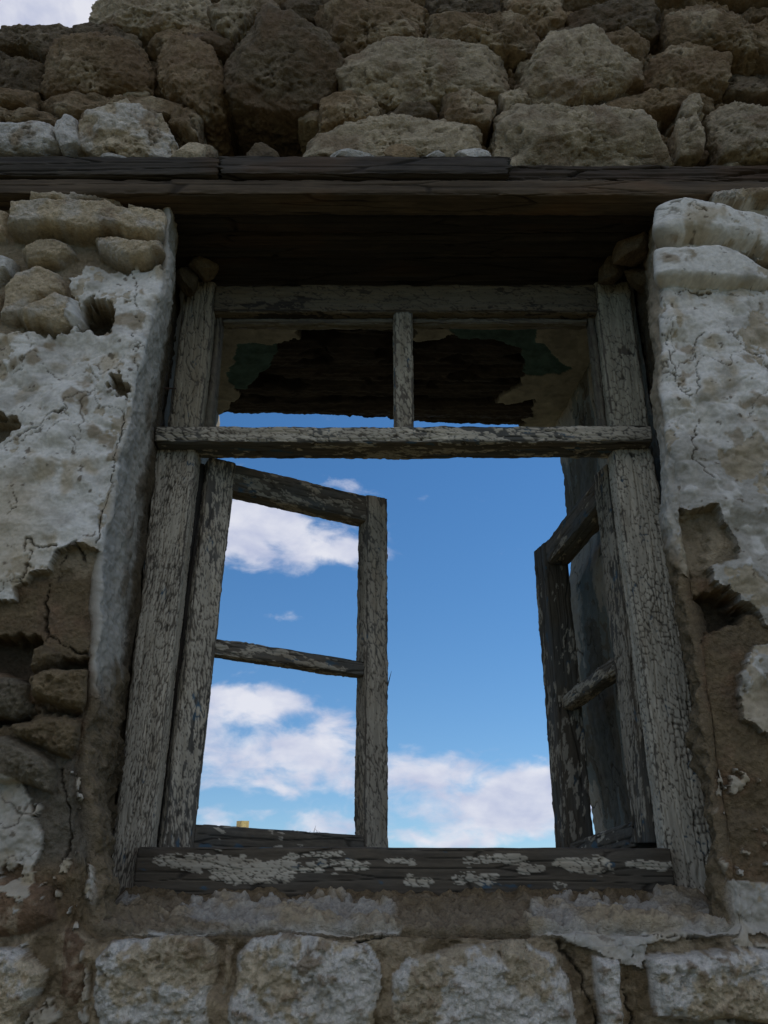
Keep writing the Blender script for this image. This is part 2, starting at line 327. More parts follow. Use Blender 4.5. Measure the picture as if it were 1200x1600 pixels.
def wall_fields(X, Z):
    h = _fields(X, Z, None)[0]
    return _fields(X, Z, h)
def _fields(X, Z, hp_):
    u, v = pix(X, YW, Z)
    sc = 1.36/F/(cP-sP*(800-v)/F)            # metres per picture px on the face
    n1 = fbm(X*13, Z*13, 4, 5); n2 = fbm(X*13+40, Z*13, 4, 9); n3 = fbm(X*60, Z*60, 3, 21); n4 = fbm(X*60+9, Z*60, 3, 33)
    uw = u+n1*7+n3*2.6; vw = v+n2*6+n4*2.6
    if hp_ is None: fine = np.zeros(X.shape); tiny = fine; pit = fine; med = fbm(X*9, Z*11, 3, 14)
    else:
        med = fbm3(X*9, Z*11, hp_*11, 3, 14); fine = fbm3(X*28, Z*32, hp_*30, 5, 3, .62); tiny = fbm3(X*150, Z*150, hp_*150, 2, 71)
        pit = np.clip(fbm3(X*62, Z*70, hp_*66, 3, 44, .6)-.22, 0, 1)
    streak = fbm(X*30, Z*6, 4, 88)
    upper = ss(1.33, 1.345, Z)
    us = u+7*fbm(X*13, Z*13, 2, 5)+1.2*n3; vs = v+6*fbm(X*13+40, Z*13, 2, 9)+1.2*n4
    # rubble and mud bedding behind everything
    f1, f2, idv = worley(X*9+.25*n1, Z*17+.3*n2, 4)
    edge = ss(0, .30, f2-f1)
    far = 1-ss(-1.05, -.98, X)*(1-ss(1.05, 1.12, X)); far = np.maximum(far, ss(1.93, 1.98, Z)); far = np.maximum(far, 1-ss(-.36, -.30, Z))
    h = -.075+.045*edge+.014*fine+.010*(idv-.5)+.006*tiny
    hf = -.03+.05*np.sqrt(edge)+.010*fine+.025*(idv-.5)
    F1, F2, ID = worley(X*4.2+.2*n1+7, Z*7.5+.25*n2, 6)
    ed2 = ss(0, .22, F2-F1); hf = -.04+.06*np.sqrt(ed2)+.010*fine+.03*(ID-.5)
    h = h*(1-far)+hf*far
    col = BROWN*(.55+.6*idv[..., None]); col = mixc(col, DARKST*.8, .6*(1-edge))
    col = mixc(col, BROWN*(.6+.8*ID[..., None]), far)
    # mud render (lower wall)
    low = (1-upper)
    mudm = low*(1-far)*np.maximum(ss(880, 905, v+0*u), ss(0, 40, 60-np.abs(v-350))*0)
    gut = low*(1-far)*(1-mudm)
    hm = -.021+.0045*fine+.009*med+.0016*tiny
    lump = fbm(X*17, Z*17, 4, 55, .6)
    hm = hm+.018*ss(1440, 1465, v)*(np.abs(u-600) < 700)
    rough_z = ss(1180, 1230, v)*(1-ss(1370, 1400, v))*(u < 400)+ss(1180, 1260, v)*(u > 900)+ss(1400, 1440, v)
    hm = hm+np.clip(rough_z, 0, 1)*.012*lump
    h = h*(1-mudm)+hm*mudm
    mud = mixc(mixc(np.broadcast_to(MUD, X.shape+(3,)), MUDR, ss(-.2, .5, n1)*.8), DARKST, .55*ss(-.1, .6, n2))
    mud = mud*(1+.22*fine+.16*tiny)[..., None]
    mud = mixc(mud, CREAM*.85*(1+.3*fine)[..., None], .75*ss(1440, 1470, v)*ss(-.35, .25, n1+.4*n3))
    greyz = ss(1150, 1210, v)*(u < 300)*(1-ss(1330, 1370, v))
    mud = mixc(mud, np.array([.15,.138,.112]), greyz*.7)
    col = mixc(col, mud, mudm)
    # between-stone filling on the upper piers
    hp = -.022+.012*med+.004*fine; fill = CREAM*.62*(1+.25*fine)[..., None]
    h = h*(1-gut)+hp*gut; col = mixc(col, fill, gut)
    # cavities (made before the stones so that stones stand over them)
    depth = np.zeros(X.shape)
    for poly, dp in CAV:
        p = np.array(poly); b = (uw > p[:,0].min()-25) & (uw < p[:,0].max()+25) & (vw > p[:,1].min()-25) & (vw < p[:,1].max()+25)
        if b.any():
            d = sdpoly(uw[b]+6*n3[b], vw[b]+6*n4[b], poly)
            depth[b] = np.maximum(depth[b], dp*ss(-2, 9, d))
    # stones
    stm = np.zeros(X.shape); strata = fbm(X*7+3*n1, Z*60+4*n2, 3, 49)
    for i, (poly, off, rr, kc, tz) in enumerate(ST):
        if max(q_[1] for q_ in poly) < 300: continue          # upper courses are solid blocks, built below
        p = np.array(poly, float); b = (us > p[:,0].min()) & (us < p[:,0].max()) & (vs > p[:,1].min()) & (vs < p[:,1].max())
        if not b.any(): continue
        d = sdpoly(us[b], vs[b], poly)*sc[b]
        if upper[b].mean() > .5: rr = rr*.8; off = off+.004
        t = np.clip(d/rr, 0, 1); prof = np.sqrt(np.clip(1-(1-t)**2, 0, 1))
        cy = p[:,1].mean(); cx = p[:,0].mean(); vy = (cy-v[b])*sc[b]; vx = (u[b]-cx)*sc[b]
        r = np.random.RandomState(i+3)
        hs = off-.048+(.048+rr*.25)*prof+tz*vy*.75+vx*r.uniform(-.12, .12)
        facet = np.zeros(vx.shape)
        pxm = (p[:,0]-cx)*sc[b].mean(); pym = (cy-p[:,1])*sc[b].mean(); a0_ = r.uniform(0, 6.28)
        for kk in range(4):
            ca = a0_+kk*1.57+r.uniform(-.5, .5); q = vx*math.cos(ca)+vy*math.sin(ca)+.004*n1[b]; ext = (pxm*math.cos(ca)+pym*math.sin(ca)).max()
            facet = np.maximum(facet, np.clip(q-ext*r.uniform(.15, .95), 0, 1)*r.uniform(.35, 1.0))
        facet = -facet
        up = kc in ('B','D','P','W2','M2','G')
        if kc == 'W': hs = hs+.0030*fine[b]+.006*med[b]
        else: hs = hs+facet*(1 if upper[b].mean() > .5 else .15)+(.0150+.012*(kc == 'B')*np.clip(n2[b], -.6, 1))*fine[b]*(1 if up else .45)+.008*med[b]+.0022*tiny[b]-.026*pit[b]*(1 if up else .3)*ss(-.3, .5, n1[b])+.006*np.abs(strata[b])*(1 if up else 0)
        ins = (d > 0)
        cc = {'B':BROWN, 'D':DARKST*1.15, 'P':PALE*1.0, 'W':WHITE*.93, 'W2':PALE*1.18, 'C':CREAM, 'M':MUD*1.1, 'M2':MUD*1.2, 'MR':MUDR*.95, 'G':np.array([.20,.170,.120])}[kc]
        cc = cc*r.uniform(.85, 1.15)
        k = np.broadcast_to(cc, (b.sum(), 3)).copy()
        k = k*(1+.22*fine[b]+.12*tiny[b])[:, None]
        if kc in ('B','D','P','C','MR'):
            k = mixc(k, PALE*1.25, .5*ss(.1, .7, n3[b]+.8*med[b]+.4*n1[b])*(1 if kc != 'D' else .35))
            k = mixc(k, MUDR*.9, .5*ss(.1, .6, n2[b]))
        if kc == 'W2':
            k = mixc(k, WHITE*.98, .9*ss(-.05, .22, med[b]+.5*n4[b]+.12)); k = mixc(k, BROWN*.85, .8*ss(.22, .46, fine[b]+.35*n2[b]))
        if kc == 'W': k = mixc(k, GREYP*.7, .7*ss(.25, .55, n2[b]+.3*fine[b]))
        if kc == 'C': k = mixc(k, WHITE*.85, .5*ss(0, .4, n1[b]+med[b]*.5))
        k = mixc(k, DARKST*.8, .5*(1-ss(0, .35, t)))
        hb = h[b]; cb = col[b]; sb = stm[b]; db = depth[b]
        take = ins & (hs > hb-db)
        hb[take] = hs[take]; cb[take] = k[take]; sb[take] = 1
        db[take] *= 0
        h[b] = hb; col[b] = cb; stm[b] = sb; depth[b] = db
    # plaster
    pm = np.full(X.shape, -99.)
    for poly in PLASTER:
        p = np.array(poly); b = (u > p[:,0].min()-30) & (u < p[:,0].max()+30) & (v > p[:,1].min()-30) & (v < p[:,1].max()+30)
        if b.any(): pm[b] = np.maximum(pm[b], sdpoly(u[b]+n1[b]*8+n3[b]*5, v[b]+n2[b]*7+n4[b]*5, poly))
    scab = ss(.27, .31, n1+.5*n3-.1)*low*(1-far)*((v > 1200) & ((u < 140) | (u > 1080)) | ((v > 1150) & (v < 1420) & (u > 1090)))
    pm = np.maximum(pm, np.where(scab > .5, 3, -99))
    pl = (pm > 0) & (depth < .004)
    pl &= ~((stm > 0) & (v > 1440))
    soft = ss(0, 14, pm)
    big = np.sqrt(np.clip(worley(X*8+.2*n1+3, Z*12+.2*n2, 12)[1]-worley(X*8+.2*n1+3, Z*12+.2*n2, 12)[0], 0, 1))
    hpz = -.002+.017*med+.006*fbm(X*14, Z*18, 2, 61)+.0012*fine+.010*big*ss(430, 520, v)*(1-ss(700, 800, v))+.0012*tiny
    rgt = (u > 900)
    hpz = hpz+rgt*.012*fbm(X*8, Z*10, 4, 66)+.0035*ss(.1, .5, fbm(X*22, Z*22, 3, 67))*(v > 640)*rgt
    lowp = v > 1150
    hpz = np.where(lowp, hm+.009, hpz)
    peel = np.where(pm < 5, .0025*ss(.0, .5, n3), 0)
    hpz = hpz*soft+(1-soft)*(hpz-.001)+peel
    white = stm*pl
    lay = fbm(X*6.5+.5, Z*5.5, 6, 301, .62)+.10*n3; worn = 1-ss(-.30, -.285, lay-.16*rgt*ss(640, 700, v)); hpz = hpz-.0022*worn+.0012*ss(-.30, -.20, -np.abs(lay+.29)+.0)*0
    h = np.where(pl, np.where(white > 0, h+.002, hpz), h)
    pc = np.broadcast_to(WHITE, X.shape+(3,)).copy()
    pc = pc*(1+.10*med+.06*fine+.05*tiny)[..., None]
    pc = mixc(pc, CREAM*.95, .75*ss(.15, .6, n2+.3*streak+.15*med)); pc = mixc(pc, GREYP*.9, .65*ss(.1, .6, n1+.4*fine))
    pc = mixc(pc, CREAM*1.05, .6*(1-ss(20, 110, u))*ss(700, 780, v)*(1-ss(900, 930, v)))
    pc = mixc(pc, MUD*1.6, .75*np.clip(ss(.30, .55, -n2+.35*fine), 0, 1)*(v < 720))
    gz = rgt*ss(640, 720, v+n1*40)                  # grey, peeling lower right
    pc = mixc(pc, GREYP*.92*(1+.2*fine)[..., None], gz*.85); pc = mixc(pc, WHITE*.9, gz*ss(.2, .4, fbm(X*22, Z*22, 3, 67))*.8)
    pc = mixc(pc, GREYP*.95*(1+.25*fine)[..., None], (v > 1150)*.75); pc = mixc(pc, CREAM*.9, (v > 1150)*.5*ss(0, .5, n1))
    pc = mixc(pc, CREAM*.82*(1+.25*fine)[..., None], worn*.75)
    pc = pc*(1+.10*tiny+.06*gn(X*400, Z*400, 5))[..., None]
    pc = mixc(pc, DARKST*.9, .8*ss(.60, .70, fbm(X*48, Z*62, 3, 97)+.25*n2))
    pc = mixc(pc, MUD, .5*(1-ss(0, 3, pm)))
    col = np.where(pl[..., None], pc*np.where(white > 0, 1., 1.)[..., None], col)
    # cracks
    for pts, w, dp in CRACK:
        p = np.array(pts); b = (u > p[:,0].min()-20) & (u < p[:,0].max()+20) & (v > p[:,1].min()-20) & (v < p[:,1].max()+20)
        if b.any():
            w = w*np.clip(.9+1.1*n2[b]+.5*n4[b], .15, 2.0); d = dline(u[b]+n3[b]*6+n1[b]*8, v[b]+n4[b]*6, pts)+n4[b]*.6; k = 1-ss(w*.35, w*1.0, d)
            h[b] -= dp*k; col[b] = mixc(col[b], DARKST*.45, k*.85)
    # hairline map cracks in the plaster
    a1, a2, _ = worley(X*7+n1*.35, Z*7+n2*.35, 77); k = (1-ss(.006, .018, a2-a1))*pl*ss(.0, .3, fbm(X*3, Z*3, 2, 51)+.05)
    h -= .003*k; col = mixc(col, DARKST*.7, k*.7)
    h -= depth; col = mixc(col, DARKST*.5, .8*ss(.008, .05, depth))  # hollows coloured darker with depth, painting in the shade under overhangs
    return h, col, pl & (v > 325)

def axis(fine0, fine1, step, lo, hi, coarse):
    a = np.arange(fine0, fine1+1e-6, step)
    left = [fine0]; s = step
    while left[-1] > lo: s = min(s*1.15, coarse); left.append(left[-1]-s)
    right = [a[-1]]; s = step
    while right[-1] < hi: s = min(s*1.15, coarse); right.append(right[-1]+s)
    left[-1] = lo; right[-1] = hi
    return np.concatenate([np.array(left[1:])[::-1], a, np.array(right[1:])])

wall = empty('stone_wall', (0, YW+.4, GZ))
tag(wall, 'ruined rubble stone wall with broken limewash and mud mortar around the window', 'wall')
WO = np.array([0, YW+.4, GZ])                 # children of the wall are built relative to its base

# ------------------------------------------------------------------ lower wall with the window opening folded into its reveals
STEP = .0021
xs = axis(-.80, .84, STEP, -2.9, 3.0, .04); zs = axis(-.29, 1.287, STEP, GZ-.02, 1.287, .04)
X, Z = np.meshgrid(xs, zs)
ZB, ZT, D0 = -.093, 1.287, .285
def corner(z, tab, side):
    zz = [at(0, v, YW)[2] for _, v in tab]; xx = [at(u, v, YW)[0] for u, v in tab]
    o = np.argsort(zz); return np.interp(z, np.array(zz)[o], np.array(xx)[o])
TL = [(262,320),(262,380),(258,440),(228,540),(206,640),(190,700),(172,800),(158,860),(153,950),(152,1040),(146,1120),(138,1200),(150,1300),(160,1380)]
TR = [(1036,320),(1028,380),(1028,450),(1030,520),(1032,620),(1040,720),(1048,800),(1062,900),(1080,1000),(1094,1100),(1106,1200),(1122,1300),(1130,1380)]
xl = corner(Z, TL, -1)+.008*fbm(Z*9, Z*0, 5, 8, .6); xr = corner(Z, TR, 1)+.005*fbm(Z*8+3, Z*0, 3, 9)
dl = X-xl; dr = xr-X; db = Z-ZB-.006*fbm(X*7, X*0, 3, 10)
d = np.minimum(np.minimum(dl, dr), db)
side = np.where((dl <= dr) & (dl <= db), 0, np.where(dr <= db, 1, 2))
H = ZT-ZB; dd = np.clip(d, 0, D0)
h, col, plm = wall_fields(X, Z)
Zs = np.where(d > 0, ZT-(ZT-Z)*H/np.maximum(H-dd, .1), Z)
xlS = corner(Zs, TL, -1)+.008*fbm(Zs*9, Zs*0, 5, 8, .6); xrS = corner(Zs, TR, 1)+.005*fbm(Zs*8+3, Zs*0, 3, 9)
rad = np.where(side == 0, .018+.008*fbm(Z*7, Z*0, 3, 18)+.030*(1-ss(.02, .30, Z)), np.where(side == 1, .026, .026))
a = np.clip((d+rad)/(2*rad), 0, 1)*math.pi/2
yb = YW+np.where(d < -rad, 0, np.where(d > rad, d, rad-rad*np.cos(a)))
e = np.where(d < -rad, d, np.where(d > rad, 0, -rad+rad*np.sin(a)))      # offset from edge line
back = ss(.02, .24, d)
xL = np.where(d > 0, xlS, xl); xR = np.where(d > 0, xrS, xr)
Wd = xR-xL; xc = (xL+xR)/2
xb = np.where(side == 0, xL*(1-back)+(-.490)*back+e, np.where(side == 1, xR*(1-back)+.604*back-e, np.where(d > 0, xc+(X-(xl+xr)/2)*(xr-xl)/np.maximum(xr-xl-2*dd, .1), X)))
xb = np.where(d < -rad, X, xb)
zb_ = np.where(side == 2, np.where(d > rad, ZB, Z), np.where(d > 0, Zs, Z))
zb_ = np.where((side == 2) & (d > -rad), ZB+e, zb_)
zb_ = np.where((side == 2) & (d > 0), zb_+.036*ss(0, .22, d), zb_)
# reveal surface
rv = ss(-.006, .012, d)
q = np.where(side == 2, xb, zb_)
rn = fbm(q*9, d*11+side*5, 4, 201); rf = fbm(q*40, d*40, 4, 205, .6); rs = fbm(q*5, d*45, 4, 209)
hr = .010*rn+.005*rf+.0012*gn(q*120, d*120, 207)-.010*ss(.20, .27, d)*(.5+rf)
rc = np.broadcast_to(GREYP*1.12, X.shape+(3,)).copy()*(1+.16*rs+.14*rf)[..., None]
uu, vv = pix(xb, yb, zb_)
rc = mixc(rc, MUD*1.15*(1+.35*rs)[..., None], .92*(side == 0)*ss(1000, 1120, vv+60*rn)); rc = mixc(rc, MUD*1.05*(1+.3*rf)[..., None], .95*(side == 1)*ss(820, 900, vv+60*rn)); rc = mixc(rc, np.array([.27,.215,.14])*(1+.2*rf)[..., None], .8*(side == 1)*(1-ss(620, 720, vv)))
rc = mixc(rc, WHITE*.62, .6*(side == 0)*ss(600, 700, vv)*(1-ss(860, 1000, vv))*(1-ss(.05, .09, d)))
rc = mixc(rc, MUD*.8, .75*ss(.02, .45, rn)*ss(.02, .10, d)); rc = mixc(rc, MUD*.5*(1+.3*rf)[..., None], ss(.13, .20, d+.04*rn)*.95)  # deep end of reveal painted darker, as shade in the frame gap
rc = mixc(rc, MUD*1.1*(1+.3*rf)[..., None], .85*(side == 2))
hr = hr+(side == 2)*(.007*rf+.006*rn)+(side == 0)*ss(1000, 1150, vv)*(.012*rn+.005*rf)+(side == 1)*ss(820, 900, vv)*(.010*rn+.005*rf)
sm = np.full(X.shape, -99.); nb = (side == 2) & (d > -.03)
for poly in [[(133,1384),(150,1370),(200,1396),(250,1434),(300,1414),(350,1402),(420,1408),(560,1406),(628,1424),(625,1470),(480,1470),(138,1410)],
             [(828,1425),(870,1402),(962,1408),(1060,1396),(1120,1368),(1300,1385),(1300,1480),(836,1470)]]:
    sm[nb] = np.maximum(sm[nb], sdpoly(uu[nb]+rn[nb]*26+rf[nb]*12, vv[nb]+rf[nb]*9, poly))
sm_ = ss(-1, 2, sm)*nb; hr = hr+.006*sm_; rc = mixc(rc, mixc(np.broadcast_to(GREYP*.95, X.shape+(3,)), CREAM*.8, ss(-.2, .4, rn))*(1+.3*rf)[..., None], sm_*.95)
m = (rv > .5)
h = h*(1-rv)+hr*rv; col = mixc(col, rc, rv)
nx = np.where(side == 0, 1, np.where(side == 1, -1, 0))*np.sin(a); nz_ = np.where(side == 2, 1, 0)*np.sin(a); ny = -np.cos(a)
P = np.stack([xb+nx*h, yb+ny*h, zb_+nz_*h], -1)
keep = (d < D0-.004)
kf = keep[:-1,:-1] & keep[1:,:-1] & keep[:-1,1:] & keep[1:,1:]
plm = np.where(d > 0, (side < 2) & (vv < np.where(side == 0, 1080, 880)+60*rn) & (d < .2+.05*rn), plm)
pf = plm[:-1,:-1] & kf
n_, m_ = X.shape
V = P.reshape(-1, 3)-WO; cf = col.reshape(-1, 3)
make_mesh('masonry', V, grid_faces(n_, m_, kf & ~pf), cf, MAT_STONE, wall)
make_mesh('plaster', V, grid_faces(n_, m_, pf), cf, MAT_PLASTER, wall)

# ------------------------------------------------------------------ upper wall, folded back over its broken top
def topz(x):
    return np.where(x < -.665, 1.868+.012*np.sin(x*9), 0)+np.where(x >= -.665, 1.868+.30*ss(-.665, -.60, x)+.08*np.sin(x*3.1)+.05*np.sin(x*8+1), 0)
xs = axis(-1.02, 1.06, STEP, -2.9, 3.0, .04); zs = axis(1.366, 1.99, STEP, 1.366, 2.85, .03)
X, Z = np.meshgrid(xs, zs)
tz_ = topz(X)+.02*fbm(X*6, X*0, 4, 31)
d = Z-tz_
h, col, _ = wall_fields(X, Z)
h = h-.004
rad = .03
a = np.clip((d+rad)/(2*rad), 0, 1)*math.pi/2
yb = YW+np.where(d < -rad, 0, np.where(d > rad, d*1.6-rad*.6, rad-rad*np.cos(a)))
zb_ = np.where(d < -rad, Z, np.where(d > rad, tz_, tz_-rad+rad*np.sin(a)))
h = np.where(d > 0, np.clip(h, -.02, .05), h)
P = np.stack([X+0*h, yb-np.cos(a)*h, zb_+np.sin(a)*h], -1)
P[..., 1] = np.minimum(P[..., 1], 2.33)
make_mesh('masonry', P.reshape(-1, 3)-WO, grid_faces(*X.shape), col.reshape(-1, 3), MAT_STONE, wall)

def cube_sphere(n):
    g = np.tan(np.linspace(-math.pi/4, math.pi/4, n)); A_, B_ = np.meshgrid(g, g); o = np.ones_like(A_); Vs, Fs = [], []
    for k, (a, b, c) in enumerate([(o,A_,B_),(-o,B_,A_),(B_,o,A_),(A_,-o,B_),(A_,B_,o),(B_,A_,-o)]):
        v = np.stack([a, b, c], -1); v /= np.linalg.norm(v, axis=-1, keepdims=True); Vs.append(v.reshape(-1, 3)); Fs.append(grid_faces(n, n)+k*n*n)
    return np.concatenate(Vs), np.concatenate(Fs)
BV, BF, BC, nn_ = [], [], [], 0
rg = np.random.RandomState(77)
for _ in range(110):                      # small packing stones that show only in the gaps
    u0, v0 = rg.uniform(-60, 1260), rg.uniform(-10, 245)
    if 318 < u0 < 505 and v0 > 150: continue
    a0_ = rg.uniform(0, 6.28); w0, h0 = rg.uniform(14, 32), rg.uniform(9, 18)
    ST.append(([(u0+w0*rg.uniform(.75, 1.1)*math.cos(a0_+k*1.05), v0+h0*rg.uniform(.75, 1.1)*math.sin(a0_+k*1.05)) for k in range(6)], rg.uniform(-.035, -.012), .02, rg.choice(['B', 'D', 'P']), 0.0))
for i, (poly, off, rr, kc, tz) in enumerate(ST):
    if max(q_[1] for q_ in poly) >= 300: continue
    r = np.random.RandomState(i+3); pts = np.array([at(a_, b_, YW-.02)[::2] for a_, b_ in poly])
    x_, z_ = pts[:,0], pts[:,1]; xn, zn = np.roll(x_, -1), np.roll(z_, -1); cr = x_*zn-xn*z_; ar = cr.sum()/2
    cx, cz = ((x_+xn)*cr).sum()/(6*ar), ((z_+zn)*cr).sum()/(6*ar); size = math.sqrt(abs(ar))
    n = int(np.clip(size/.0026, 22, 72)); U, Fq = cube_sphere(n)
    th = np.arctan2(U[:,2], U[:,0]); ct, st_ = np.cos(th), np.sin(th); rho = np.zeros(len(U))       # distance to the outline
    for (a_, b_), (c_, d_) in zip(pts-np.array([cx, cz]), np.roll(pts, -1, 0)-np.array([cx, cz])):
        ex, ez = c_-a_, d_-b_; den = ct*ez-st_*ex; den = np.where(np.abs(den) < 1e-9, 1e-9, den)
        t_ = (a_*ez-b_*ex)/den; w_ = (a_*st_-b_*ct)/den
        rho = np.where((t_ > 0) & (w_ >= -1e-3) & (w_ <= 1.001), np.maximum(rho, t_), rho)
    rad_ = np.hypot(U[:,0], U[:,2]); dep = np.abs(U[:,1]); e_ = 8.0
    k_ = 1/np.maximum((rad_**e_+dep**e_)**(1/e_), 1e-6)                     # squarish cross-section
    T_ = .085+.3*size
    fr = 1.035*rho*rad_*k_; Pm = np.stack([ct*fr, U[:,1]*k_*T_, st_*fr], -1)
    # broken faces: chop with slanted planes
    for kk in range(9):
        a1 = r.uniform(0, 6.28); fwd = r.uniform(.5, 2.2); nv = np.array([math.cos(a1), -fwd, math.sin(a1)]); nv /= np.linalg.norm(nv)
        dd_ = Pm@nv; mxd = dd_.max(); lim = mxd-r.uniform(.01, .22)*size*.55; lo_ = fbm3(Pm[:,0]*18+i, Pm[:,1]*18, Pm[:,2]*18, 2, i+kk)*.003
        Pm = Pm-np.clip(dd_-lim-lo_, 0, None)[:, None]*nv*.96
    Pw = Pm+np.array([cx, YW-off-.006+T_, cz]); Pw[:,1] -= (tz*.45+r.uniform(-.06, .06))*Pm[:,2]+r.uniform(-.08, .08)*Pm[:,0]
    a_, b_, c_ = Pw[:,0], Pw[:,2], Pw[:,1]
    f0 = fbm3(a_*10, b_*12, c_*10, 3, 14); f1 = fbm3(a_*26, b_*34, c_*26, 5, 3, .66); f2 = fbm3(a_*120, b_*120, c_*120, 2, 71); f3 = fbm3(a_*13+5, b_*13, c_*13, 4, 5)
    pt_ = np.clip(fbm3(a_*60, b_*70, c_*60, 3, 44, .6)-.18, 0, 1)*ss(-.4, .5, f3); lay = np.abs(fbm3(a_*5+2*f3, b_*42+2*f0, c_*5, 3, 49))
    nr_ = Pm/np.array([1, 1.3, 1]); nr_ /= np.linalg.norm(nr_, axis=1, keepdims=True)
    rough = {'B':1.0,'D':.9,'P':.9,'W':.45,'W2':.75}[kc]
    Pw = Pw+nr_*(rough*(.008*f0+.0115*f1+.0018*f2-.026*pt_+.008*lay))[:, None]
    cc = {'B':BROWN, 'D':DARKST*1.2, 'P':PALE*1.02, 'W':WHITE*.90, 'W2':PALE*1.28}[kc]*r.uniform(.72, 1.05)
    k = cc*(1+.28*f1+.14*f2)[:, None]; k = mixc(k, PALE*1.35, .55*ss(.05, .6, f3+.4*f1)*(1 if kc != 'D' else .35)); k = mixc(k, MUDR*.95, .5*ss(.05, .5, -f3+.3*f0))
    if kc in ('W', 'W2'): k = mixc(k, WHITE, .75*ss(-.1, .3, f0+.5*f1+.1)); k = mixc(k, BROWN*.8, .7*ss(.2, .5, f3))
    k = mixc(k, DARKST*.8, .6*ss(.02, .25, pt_))
    BV.append(Pw); BF.append(Fq+nn_); BC.append(k); nn_ += len(Pw)
make_mesh('masonry', np.concatenate(BV)-WO, np.concatenate(BF), np.concatenate(BC), MAT_STONE, wall)

# ------------------------------------------------------------------ wall core and rear side
def boxes_mesh(name, boxes, colr, mat, parent=None, origin=(0,0,0)):
    Vs, Fs = [], []
    for (x0,x1,y0,y1,z0,z1) in boxes:
        n = len(Vs)
        Vs += [(x0,y0,z0),(x1,y0,z0),(x1,y1,z0),(x0,y1,z0),(x0,y0,z1),(x1,y0,z1),(x1,y1,z1),(x0,y1,z1)]
        Fs += [(n,n+3,n+2,n+1),(n+4,n+5,n+6,n+7),(n,n+1,n+5,n+4),(n+1,n+2,n+6,n+5),(n+2,n+3,n+7,n+6),(n+3,n,n+4,n+7)]
    V = np.array(Vs, float)-np.array(origin); return make_mesh(name, V, np.array(Fs), np.broadcast_to(np.array(colr), (len(V), 3)), mat, parent, False)
boxes_mesh('core', [(-2.88,-.66,1.56,2.30,GZ,1.78),(.66,2.98,1.56,2.30,GZ,1.78),(-.66,.66,1.56,2.30,GZ,-.16),
                    (-.655,.655,1.66,2.20,1.42,1.78),(-2.88,-.66,1.56,2.30,1.783,1.80),(-.50,2.98,1.56,2.30,1.783,2.02)], DARKST, MAT_STONE, wall, WO)
def sheet(name, fn, n, m, mat, parent, rng=(0,1,0,1)):
    s, t = np.meshgrid(np.linspace(rng[0], rng[1], n), np.linspace(rng[2], rng[3], m))
    Pq, cq, mask = fn(s, t)
    fm = None if mask is None else mask[:-1,:-1]
    return Pq, cq, fm, s.shape
# inner reveal, right: grey plaster with peeled teal and dark patches
def inner_right(s, t):
    y = 1.63+s; z = -.12+t
    yend = 2.315+.012*fbm(z*9, z*0, 4, 71)+.012*fbm(z*40, z*0, 2, 72)
    y = 1.63+(yend-1.63)*s/.7
    n = fbm(y*7, z*3, 4, 73); f = fbm(y*40, z*40, 4, 74); g = fbm(y*5+9, z*1.8, 4, 75)
    hh = .012*n+.003*f
    c = np.broadcast_to(np.array([.36,.325,.265]), s.shape+(3,))*(1+.15*f+.25*n)[..., None]
    peel = ss(.20, .24, g+.15*f); teal = ss(.02, .05, g+.15*f)*(1-peel)
    c = mixc(c, np.array([.11,.14,.13]), teal*.7); c = mixc(c, np.array([.13,.115,.085])*(1+.3*f)[..., None], peel)
    hh = hh-.005*peel-.002*teal
    a1, a2, _ = worley(y*8+n, z*4+g, 79); k = 1-ss(.01, .03, a2-a1); c = mixc(c, DARKST*.3, k*.8); hh -= .004*k
    return np.stack([.600-.049*s/.7-hh*.6-.040*ss(.08,.38,z)*(1-ss(.66,.82,z))*s/.7, y, z], -1), c
s, t = np.meshgrid(np.linspace(0, .7, 240), np.linspace(0, 1.44, 420)); P, c = inner_right(s, t)
make_mesh('inner_reveal', P.reshape(-1,3)-WO, grid_faces(*s.shape), c.reshape(-1,3), MAT_PLASTER, wall)
def simple_sheet(name, fn, n, m, mat):
    s, t = np.meshgrid(np.linspace(0, 1, n), np.linspace(0, 1, m)); P, c = fn(s, t)
    make_mesh(name, P.reshape(-1,3)-WO, grid_faces(*s.shape), c.reshape(-1,3), mat, wall)
def inner_left(s, t):
    y = 1.63+.68*s; z = -.12+1.44*t; n = fbm(y*8, z*8, 5, 81)
    return np.stack([-.490-.035*s+.012*n, y, z], -1), np.broadcast_to(GREYP*.7, s.shape+(3,))*(1+.3*n)[..., None]
simple_sheet('inner_reveal', inner_left, 80, 160, MAT_PLASTER)
def inner_sill(s, t):
    y = 1.58+.74*s; x = -.62+1.26*t; n = fbm(y*10, x*10, 5, 83)
    return np.stack([x, y, -.07-.04*s+.012*n], -1), np.broadcast_to(MUD, s.shape+(3,))*(1+.3*n)[..., None]
simple_sheet('inner_sill', inner_sill, 80, 140, MAT_STONE)
def rear_face(x0, x1, z0, z1):
    def fn(s, t):
        x = x0+(x1-x0)*s; z = z0+(z1-z0)*t
        f1, f2, idv = worley(x*4.5+50, z*7, 15); n = fbm(x*12, z*12, 4, 16)
        hh = .045*np.sqrt(ss(0, .25, f2-f1))+.01*n
        return np.stack([x, 2.285+hh, z], -1), (BROWN*(.6+.7*idv[..., None]))*(1+.3*n)[..., None]
    return fn
simple_sheet('rear_masonry', rear_face(-2.88,-.60,GZ,1.80), 150, 150, MAT_STONE)
simple_sheet('rear_masonry', rear_face(.575,2.98,GZ,1.80), 150, 150, MAT_STONE)
simple_sheet('rear_masonry', rear_face(-.60,.575,GZ,-.10), 90, 90, MAT_STONE)
simple_sheet('rear_masonry', rear_face(-.50,2.98,1.39,2.02), 150, 60, MAT_STONE)
